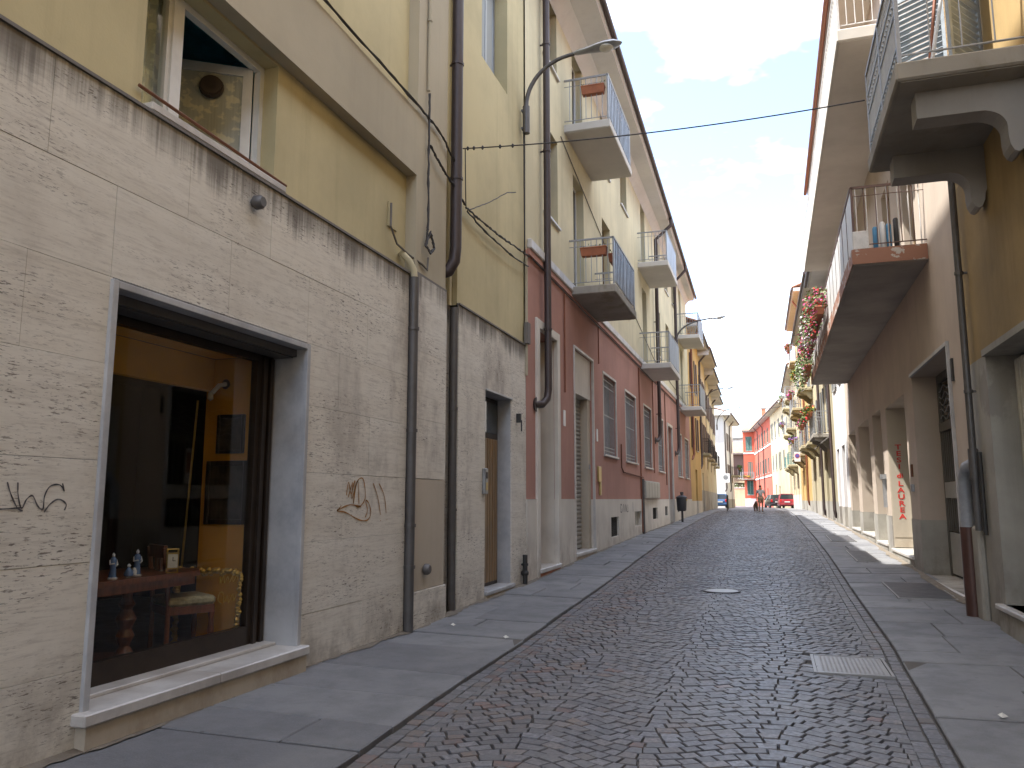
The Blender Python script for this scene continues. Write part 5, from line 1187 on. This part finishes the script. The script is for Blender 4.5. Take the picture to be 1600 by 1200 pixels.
R7 = house('cream_house', 'cream house with grey shutters joined to the coral house', (.2, 110.6), (1.96, 93), 12.5, 'yellow_pale', (5.2, 9.2), (1.6, 5.2, 9.2, 13.2), 'cream_render', .9, .6, 'shutter_grey', ((3.4, 4.5, 3.4), (7.4, 8.5, 3.2)), openf=.3, sidem='yellow_pale')
R8 = house('coral_house', 'coral red house with dark green shutters and white trim at the end of the street', (-2.35, 136), (.18, 110.65), 12.5, 'coral_render', (5.2, 9.2), (1.6, 5.2, 9.2, 13.2, 17.4, 21.4), 'coral_render', .9, .6, 'shutter_green', ((4.0, 5.0, 3.2), (9.0, 10.2, 3.3), (14, 15, 3.1), (18.6, 19.6, 3.1)), openf=.15, band=((4.6, 'white_render'), (8.7, 'white_render')), sidem='coral_render')
for uu in (7.8, 16.0): near_pipe(R8, uu, 12.5, 1.0)
R9 = house('coral_gable_wing', 'coral red end wing with green shutters and a small balcony facing down the street', (-4.1, 136.3), (-2.37, 136.02), 12.5, 'coral_render', (2.3, 9.4), (.4,), 'white_render', 1.7, .5, 'shutter_green', (), wsize=(1.0, 2.3), openf=0., band=((8.9, 'white_render'),), sidem='coral_render', depth=8)
R9.shutters(.6, 1.4, 5.0, 7.6, 'shutter_green', -.03, 14); ledge_balcony(R9, -.2, 1.7, 4.7, 1.1, consoles=False, slabm='weathered_concrete')
# house behind, with loggia
LG = house('loggia_house', 'low shaded house with tiled roof and wooden loggia behind the coral wing', (-8.2, 150), (-3.7, 149.5), 9.6, 'shutter_brown', (5.2,), (.8, 2.6), 'cream_render', 3.9, 1.0, None, (), wsize=(.9, 1.8), roofm='tile_red', depth=6)
LG.balcony(.1, 4.4, 4.5, .2, 1.0, 'olive_render', 1.0, 'bars', 'olive_render', bar=.1)
tag(MB().add([(-7.6, 148.3, 7.6), (-6.4, 148.25, 7.6), (-6.4, 148.22, 6.1), (-7.0, 148.15, 5.9), (-7.6, 148.25, 6.1), (-7.6, 148.34, 7.6), (-6.4, 148.29, 7.6), (-6.4, 148.26, 6.1), (-7.0, 148.19, 5.9), (-7.6, 148.29, 6.1)], [(0, 1, 2, 3, 4), (5, 9, 8, 7, 6), (0, 5, 6, 1), (1, 6, 7, 2), (4, 9, 5, 0)]).build('hanging_cloth', 'plastic_turq'), 'turquoise cloth hanging in the far wooden loggia', 'cloth')
fw = thing('garden_wall', 'pale sunlit stone wall below the far loggia', 'wall', (-5.6, 142, 0)); MB().cbox(-3.0, -.2, 0, 1.6, .2, 3.4, .03).build('masonry', 'cream_render', fw); MB().cbox(-3.05, -.25, 3.4, 1.65, .25, 3.55, .02).build('coping', 'white_marble', fw)
BK = house('background_house', 'pale grey house with flat pitched roof rising behind the loggia house', (-9.3, 165), (-3.0, 164.5), 13.4, 'white_render', (7.0,), (1.0, 3.0), None, 1.0, .5, None, (), depth=8, roofm='cable_grey')

# ------------------------------------------------------------------ antennas, chimney
for (x, y, z, h, lab) in ((-4.6, 155, 12.0, 5.6, 'tall thin television aerial on the left behind the coral wing'), (-2.9, 150, 12.5, 5.2, 'thin television aerial on the right behind the coral wing')):
    t = thing('tv_aerial', lab, 'aerial', (x, y, z), 0, 'aerials above the far roofs'); MB().tube([(0, 0, 0), (0, 0, h)], .04, 6).build('mast', 'galvanised', t)
    m = MB()
    for k in range(4): m.tube([(-.6, 0, h - .2 - .5 * k), (.6, 0, h - .2 - .5 * k)], .022, 5)
    m.build('elements', 'galvanised', t)
t = thing('chimney', 'small brick chimney on the coral house roof', 'chimney', (-.6, 124, 13.6)); MB().cbox(-.3, -.3, -.6, .3, .3, 1.3, .02).build('stack', 'tile_red', t); MB().cbox(-.38, -.38, 1.301, .38, .38, 1.42, .02).build('cap', 'concrete', t)

# ------------------------------------------------------------------ flower boxes on the far balconies
def onf(f, u, y, z): v = f.o.matrix_basis @ Vector((u, y, z)); return v
for (f, u, z, l, cols, lab, lm) in ((R4, 15.6, 5.45, 1.6, ['petal_red', 'petal_yellow'], 'red and yellow flowers on the first olive house balcony', 'leaf'), (R4, 14.0, 5.5, 1.2, ['petal_red'], 'bushy green planter at the left of the first olive house balcony', 'leaf_pale'), (R4, 15.2, 8.9, 1.7, ['petal_pink', 'petal_violet'], 'pink petunias in a long terracotta box on the upper olive house balcony', 'leaf_pale'), (R4, 8.4, 5.5, 1.4, ['petal_pink'], 'trailing plant on the middle olive house balcony', 'leaf_pale'), (R4, 3.2, 9.1, 1.4, ['petal_yellow'], 'leafy box on the far upper olive house balcony', 'leaf'),
        (R5, 9.2, 8.8, 1.6, ['petal_pink'], 'pink flowers on the middle balcony of the tall amber house', 'leaf'), (R5, 9.0, 5.6, 1.4, ['petal_violet'], 'green box on the lowest balcony of the tall amber house', 'leaf_pale'), (R5, 9.4, 12.2, 1.5, ['petal_red'], 'plants on the top balcony of the tall amber house', 'leaf'), (R6, 5.2, 8.6, 1.6, ['petal_violet'], 'green flower box on the pale yellow house', 'leaf_pale'), (R6, 5.2, 11.2, 1.8, ['petal_white'], 'dense dark plant on the top balcony of the pale yellow house', 'leaf')):
    p = onf(f, u, -.86, z); plant('flower_box', lab, p, (l, .55, .45), cols, 260, 150, f.o.rotation_euler.z, True, .35, leafm=lm, ls=.075, fs=.075)
p = onf(R9, .6, -1.0, 5.0); plant('flower_box', 'yellow green planter on the coral wing balcony', p, (1.2, .4, .3), ['petal_yellow'], 90, 60, R9.o.rotation_euler.z, ls=.09, fs=.09)
plant('garden_shrub', 'low green plants behind the far stone wall', (-6.0, 143.2, 3.3), (4.0, 1.0, 1.0), ['petal_white'], 320, 60, 0, False, .2, None, ls=.13, fs=.09)
p = onf(W, 10.9, -.9, 5.2); plant('flower_box', 'dark leafy box on the white corner house balcony', p, (3.0, .5, .5), [], 220, 0, W.o.rotation_euler.z, ls=.1)

# ------------------------------------------------------------------ covers and grates in the paving
def cover(name, label, x0, x1, y0, y1, mat, ribs=None, frame=True, dz=0.012, cat='manhole cover'):
    cx, cy = (x0 + x1) / 2, (y0 + y1) / 2; z = (road_z(cx, cy) if cx < kR(cy) else gz(cy) + .006) + dz; s_ = (gz(y1) - gz(y0)) / (y1 - y0)
    t = thing(name, label, cat, (cx, cy, z)); t.rotation_euler = (math.atan(s_), 0, 0); a, b = (x1 - x0) / 2, (y1 - y0) / 2
    MB().cbox(-a + .03, -b + .03, -.05, a - .03, b - .03, 0, .004).build('lid', mat, t)
    if frame: m = MB(); m.box(-a, -b, -.05, -a + .026, b, .005); m.box(a - .026, -b, -.05, a, b, .005); m.box(-a + .026, -b, -.05, a - .026, -b + .026, .005); m.box(-a + .026, b - .026, -.05, a - .026, b, .005); m.build('frame', 'steel_cover', t)
    if ribs:
        m = MB(); nx, ny = ribs
        for i in range(nx):
            for j in range(ny):
                x = -a + .07 + (2 * a - .14) * (i + .5) / nx; y = -b + .07 + (2 * b - .14) * (j + .5) / ny; d = .02
                m.add([(x - d, y, .0005), (x, y - d * .5, .0005), (x + d, y, .0005), (x, y + d * .5, .0005), (x, y, .006)], [(0, 1, 4), (1, 2, 4), (2, 3, 4), (3, 0, 4)] if (i + j) % 2 else [(0, 1, 4), (1, 2, 4), (2, 3, 4), (3, 0, 4)])
        m.build('tread', mat, t)['kind'] = 'stuff'
    return t
cover('manhole_cover', 'rectangular studded steel cover in the cobbles by the right kerb', .31, 1.01, 8.36, 9.26, 'steel_cover', (14, 16))
cover('pavement_grate', 'dark rectangular iron hatch in the right pavement outside the gate', 1.78, 2.62, 13.8, 15.8, 'cast_iron', None)
cover('pavement_grate', 'dark iron hatch in the right pavement at the edge of the sunlight', 1.72, 2.2, 19.4, 22.2, 'cast_iron', None)
cover('pavement_grate', 'small iron hatch in the far left pavement past the mail boxes', -4.1, -3.5, 27.0, 29.0, 'cast_iron', None)
cover('pavement_grate', 'far dark iron hatch in the right pavement', 1.6, 2.3, 25.5, 28.3, 'cast_iron', None)
t = thing('round_manhole', 'round pale worn manhole cover in the middle of the cobbles', 'manhole cover', (-.86, 14.08, road_z(-.86, 14.08) + .008)); MB().lathe([(.27, -.05), (.27, 0), (.25, .004)], n=32).build('lid', 'steel_cover', t); MB().lathe([(.31, -.05), (.31, .003), (.28, .003), (.28, -.05)], n=32).build('frame', 'cast_iron', t)
# litter scraps on the pavements
for (x, y, lab) in ((-3.9, 9.7, 'crumpled white paper scrap by the drainpipe foot'), (-3.0, 9.1, 'tiny white paper scrap in the middle of the left pavement'), (1.55, 7.0, 'small pale paper scrap on the right pavement')):
    z = gz(y) + .012; tag(MB().add([(-.03, -.02, 0), (.03, -.025, .004), (.035, .02, .018), (-.02, .025, .012), (0, 0, .03)], [(0, 1, 4), (1, 2, 4), (2, 3, 4), (3, 0, 4), (3, 2, 1, 0)]).build('paper_scrap', 'paper', None, (x, y, z), frng.random() * 3), lab, 'litter', 'paper scraps')

# ------------------------------------------------------------------ street furniture, signs
t = thing('litter_bin', 'dark litter bin on a post beside the red wall', 'litter bin', (-3.95, 37.9, gz(37.9)))
MB().tube([(0, 0, 0), (0, 0, 1.25)], .05, 10).build('post', 'bin_dark', t); MB().lathe([(.17, .5), (.21, .55), (.24, 1.05), (.24, 1.1), (.2, 1.1)], (.0, -.2, 0), 14).build('body', 'bin_dark', t, smooth=True); MB().lathe([(.26, 1.1), (.26, 1.13), (.1, 1.22)], (0, -.2, 0), 14).build('lid', 'bin_dark', t, smooth=True); MB().lathe([(.08, 0), (.08, .12)], (0, 0, 1.25), 10).build('ashtray', 'bin_dark', t); MB().box(.2, -.28, .98, .25, -.1, 1.04).build('label_strip', 'petal_yellow', t)
def fence(label, p, q, h, k):
    d = Vector((q[0] - p[0], q[1] - p[1])); t = thing('barrier_fence', label, 'fence', (*p, gz(p[1])), math.atan2(d.y, d.x)); L = d.length
    for x in (0, L): MB().tube([(x, 0, 0), (x, 0, h)], .03, 8).build('post', 'iron_dark', t)
    m = MB(); m.tube([(0, 0, h - .05), (L, 0, h - .05)], .02, 6); m.tube([(0, 0, .15), (L, 0, .15)], .02, 6)
    for i in range(1, k): m.tube([(L * i / k, 0, .15), (L * i / k, 0, h - .05)], .012, 5)
    m.build('bars', 'iron_dark', t)
fence('dark iron railing at the corner of the far left pavement', (-2.95, 57.5), (-3.3, 66), 1.15, 46)
t = thing('road_sign', 'white no-parking sign hung from the amber house on the right', 'sign', (1.75, 57, 4.4)); t.scale = (.75, .75, .75); MB().cbox(-.26, -.02, -.42, .26, .02, .42, .01).build('plate', 'sign_white', t); MB().lathe([(.21, -.026), (.21, -.021)], (0, 0, .1), 24, 1).build('roundel', 'sign_blue', t); m = MB(); m.lathe([(.21, -.03), (.21, -.027)], (0, 0, .1), 24, 1); m.build('rim', 'sign_red', t); MB().lathe([(.165, -.034), (.165, -.031)], (0, 0, .1), 24, 1).build('field', 'sign_blue', t); MB().tube([(.0, .03, -.1), (.6, .03, -.1)], .025, 6).build('arm', 'iron_dark', t); MB().tube([(0, .03, -.3), (0, .03, .35)], .02, 6).build('post', 'iron_dark', t)
t = thing('road_sign', 'white sign plate on the corner of the white house', 'sign', (-4.75, 91.7, 3.9)); MB().cbox(-.45, -.02, -.5, .45, .02, .5, .01).build('plate', 'sign_white', t); MB().lathe([(.26, -.03), (.26, -.021)], (0, 0, .08), 20, 1).build('roundel', 'galvanised', t)

# ------------------------------------------------------------------ cars
def car(label, loc, rz, paint, L=3.75, Wd=1.62, H=1.48):
    t = thing('parked_car', label, 'car', loc, rz, 'cars parked at the end of the street'); hw = Wd / 2
    # stations along x (front = +x): x, half width, sill z, belt z
    stn = [(-L / 2, .66, .42, .72), (-L / 2 + .06, .74, .30, .90), (-L / 2 + .35, .80, .22, .96), (-.6, .81, .20, .93), (.5, .81, .20, .92), (L / 2 - .95, .80, .20, .90), (L / 2 - .35, .76, .22, .78), (L / 2 - .05, .66, .28, .64), (L / 2, .56, .36, .55)]
    m = MB(); n = 10
    for (x, w_, s0, b0) in stn:
        w_ = w_ / .81 * hw
        for (yy, zz) in ((-w_ * .9, s0), (-w_, s0 + (b0 - s0) * .3), (-w_ * .99, s0 + (b0 - s0) * .7), (-w_ * .93, b0), (-w_ * .5, b0 + .02), (w_ * .5, b0 + .02), (w_ * .93, b0), (w_ * .99, s0 + (b0 - s0) * .7), (w_, s0 + (b0 - s0) * .3), (w_ * .9, s0)): m.v.append((x, yy, zz))
    for i in range(len(stn) - 1):
        for k in range(n): k2 = (k + 1) % n; m.f.append((i * n + k, i * n + k2, (i + 1) * n + k2, (i + 1) * n + k))
    m.f.append(tuple(range(n))); m.f.append(tuple(range((len(stn) - 1) * n, len(stn) * n))[::-1]); m.build('body', paint, t, smooth=True)
    cab = MB(); st2 = [(-L / 2 + .14, .9, .62), (-L / 2 + .42, H - .03, .60), (-.3, H, .60), (.35, H - .06, .58), (L / 2 - .85, .9, .64)]
    cab.add([(-L / 2 + .35, -hw * .86, H - .05), (.3, -hw * .74, H - .05), (.3, hw * .74, H - .05), (-L / 2 + .35, hw * .86 * .86, H - .05), (-L / 2 + .4, -hw * .66, H), (.2, -hw * .66, H), (.2, hw * .66, H), (-L / 2 + .4, hw * .66, H)], [(4, 5, 6, 7), (0, 1, 5, 4), (1, 2, 6, 5), (2, 3, 7, 6), (3, 0, 4, 7)])
    cab.v[0] = (-L / 2 + .35, -hw * .74, H - .05); cab.v[3] = (-L / 2 + .35, hw * .74, H - .05); cab.build('roof', paint, t, smooth=True)
    gls = MB(); B4 = [(-L / 2 + .12, .93), (L / 2 - .95, .9)]; T4 = [(-L / 2 + .36, H - .05), (.3, H - .05)]
    for s_ in (-1, 1): MB().add([(B4[0][0], s_ * hw * .92, B4[0][1]), (B4[1][0], s_ * hw * .92, B4[1][1]), (T4[1][0], s_ * hw * .735, T4[1][1]), (T4[0][0], s_ * hw * .735, T4[0][1])], [(0, 1, 2, 3)]).build('side_window', 'dark_glass', t)
    MB().add([(B4[0][0], -hw * .92, B4[0][1]), (B4[0][0], hw * .92, B4[0][1]), (T4[0][0], hw * .735, T4[0][1]), (T4[0][0], -hw * .735, T4[0][1])], [(0, 3, 2, 1)]).build('rear_window', 'dark_glass', t)
    MB().add([(B4[1][0], -hw * .92, B4[1][1]), (B4[1][0], hw * .92, B4[1][1]), (T4[1][0], hw * .735, T4[1][1]), (T4[1][0], -hw * .735, T4[1][1])], [(0, 1, 2, 3)]).build('windscreen', 'dark_glass', t)
    for s_ in (-1, 1):
        p = MB(); p.tube([(B4[0][0] + .02, s_ * hw * .92, B4[0][1]), (T4[0][0], s_ * hw * .735, T4[0][1])], .05, 6); p.tube([(B4[1][0], s_ * hw * .92, B4[1][1]), (T4[1][0], s_ * hw * .735, T4[1][1])], .035, 6); p.tube([(-.35, s_ * hw * .935, .92), (-.35, s_ * hw * .745, H - .05)], .03, 6); p.build('pillar', paint, t)
        MB().cbox(-L / 2 - .005, s_ * hw * .6, .62, -L / 2 + .12, s_ * hw * .86, .92, .03).build('tail_light', 'tail_red', t); MB().cbox(L / 2 - .2, s_ * hw * .5, .55, L / 2 + .0, s_ * hw * .8, .68, .03).build('headlight', 'headlight', t)
        MB().cbox(.62, s_ * (hw + .02), .88, .72, s_ * (hw + .16), 1.0, .02).build('mirror', paint, t)
        for x in (-L / 2 + .62, L / 2 - .68):
            wl = MB().lathe([(.15, -.09), (.29, -.09), (.30, -.05), (.30, .05), (.29, .09), (.15, .09)], (x, s_ * (hw - .12), .30), 18, 1).build('wheel', 'rubber', t, smooth=True); MB().lathe([(.0, -.02), (.17, -.02), (.18, .02), (.0, .02)], (x, s_ * (hw - .035), .30), 14, 1).build('rim', 'galvanised', wl)
    MB().cbox(-L / 2 - .04, -hw * .82, .34, -L / 2 + .05, hw * .82, .52, .03).build('bumper', paint, t); MB().box(-L / 2 - .052, -.26, .60, -L / 2 - .012, .26, .71).build('number_plate', 'sign_white', t)
    return t
car('red hatchback parked tail towards the camera beside the yellow house', (1.38, 88.5, gz(88.5)), rad(93), 'car_red')
car('dark hatchback parked ahead of the red car', (.25, 93.5, gz(93.5)), rad(100), 'car_black', 3.9, 1.66, 1.45)
car('blue car half hidden behind the last row house', (-5.35, 89.5, gz(89.5)), rad(95), 'car_blue', 3.8, 1.65, 1.5)

# ------------------------------------------------------------------ person and dog
def skin(name, verts, edges, radii, mat, parent, sub=2, root=0):
    me = bpy.data.meshes.new(name); me.from_pydata(verts, edges, []); o = link(me, name, parent); s_ = o.modifiers.new('skin', 'SKIN'); s_.use_smooth_shade = True
    for i, r_ in enumerate(radii): me.skin_vertices[0].data[i].radius = (r_, r_) if isinstance(r_, (int, float)) else r_
    me.skin_vertices[0].data[root].use_root = True
    b = o.modifiers.new('sub', 'SUBSURF'); b.levels = sub; b.render_levels = sub
    dg = bpy.context.evaluated_depsgraph_get(); m2 = bpy.data.meshes.new_from_object(o.evaluated_get(dg)); o.modifiers.clear(); o.data = m2; m2.materials.clear(); m2.materials.append(MAT[mat]); m2.polygons.foreach_set('use_smooth', [True] * len(m2.polygons)); return o
pm = thing('person', 'man in grey t-shirt and khaki shorts walking a dog down the street', 'person', (-.72, 57.0, gz(57) - .02), rad(8))
V = [(0, 0, .93), (0, .0, 1.12), (0, .01, 1.36), (0, .0, 1.50), (0, -.02, 1.58), (0, -.03, 1.68), (-.1, 0, .9), (-.11, -.10, .50), (-.11, .02, .08), (-.11, -.13, .04), (.1, 0, .9), (.12, .10, .50), (.13, .28, .12), (.13, .16, .05),
     (-.19, 0, 1.42), (-.25, .02, 1.15), (-.27, -.06, .90), (-.27, -.09, .80), (.19, 0, 1.42), (.26, .03, 1.15), (.30, -.05, .92), (.31, -.08, .82)]
Ed = [(0, 1), (1, 2), (2, 3), (3, 4), (4, 5), (0, 6), (6, 7), (7, 8), (8, 9), (0, 10), (10, 11), (11, 12), (12, 13), (2, 14), (14, 15), (15, 16), (16, 17), (2, 18), (18, 19), (19, 20), (20, 21)]
Rd = [.13, .13, .14, .06, .085, .075, .095, .06, .042, .045, .095, .06, .042, .045, .062, .045, .034, .038, .062, .045, .034, .038]
skin('body', V, Ed, Rd, 'skin', pm)
skin('shirt', [(0, 0, .95), (0, 0, 1.15), (0, .01, 1.36), (-.19, 0, 1.42), (-.235, .01, 1.22), (.19, 0, 1.42), (.24, .02, 1.22)], [(0, 1), (1, 2), (2, 3), (3, 4), (2, 5), (5, 6)], [.155, .15, .16, .08, .068, .08, .068], 'shirt_grey', pm)
skin('shorts', [(0, 0, .95), (-.1, 0, .88), (-.11, -.08, .58), (.1, 0, .88), (.115, .08, .58)], [(0, 1), (1, 2), (0, 3), (3, 4)], [.145, .115, .095, .115, .095], 'shorts_khaki', pm)
MB().lathe([(.0, .115), (.055, .10), (.088, .05), (.094, 0), (.08, -.04), (.0, -.05)], (0, .012, 1.67), 14).build('hair', 'hair_dark', pm, smooth=True)
for s_ in (-1, 1): MB().cbox(-.11 * s_ - .05 if s_ > 0 else .13 - .05, (-.2 if s_ > 0 else .1), .0, -.11 * s_ + .05 if s_ > 0 else .18, (.06 if s_ > 0 else .34), .08, .02).build('shoe', 'shoe', pm)
dgm = thing('dog', 'brown dog walking at the left of the man', 'dog', (-1.05, 57.0, gz(57) - .02), rad(-82))
V = [(-.28, 0, .46), (0, 0, .46), (.25, 0, .47), (.38, 0, .60), (.46, 0, .66), (.60, 0, .62), (.25, -.08, .38), (.25, -.08, .2), (.27, -.08, .03), (.25, .08, .38), (.30, .08, .2), (.24, .08, .04), (-.27, -.08, .38), (-.22, -.08, .24), (-.33, -.08, .15), (-.3, -.08, .03), (-.27, .08, .38), (-.2, .08, .25), (-.28, .08, .15), (-.24, .08, .03), (-.4, 0, .52), (-.52, 0, .62), (.42, -.06, .70), (.42, .06, .70)]
Ed = [(0, 1), (1, 2), (2, 3), (3, 4), (4, 5), (2, 6), (6, 7), (7, 8), (2, 9), (9, 10), (10, 11), (0, 12), (12, 13), (13, 14), (14, 15), (0, 16), (16, 17), (17, 18), (18, 19), (0, 20), (20, 21), (4, 22), (4, 23)]
skin('body', V, Ed, [.11, .12, .14, .09, .085, .035, .06, .035, .03, .06, .035, .03, .075, .045, .03, .028, .075, .045, .03, .028, .03, .02, .02, .02], 'dog_fur', dgm, root=1)
tag(MB().tube([(-.99, 56.9, 1.42), (-1.0, 56.75, 1.3), (-1.06, 56.66, gz(57) + .58)], .008, 5).build('dog_lead', 'cable'), 'thin lead from the man to the brown dog', 'lead')
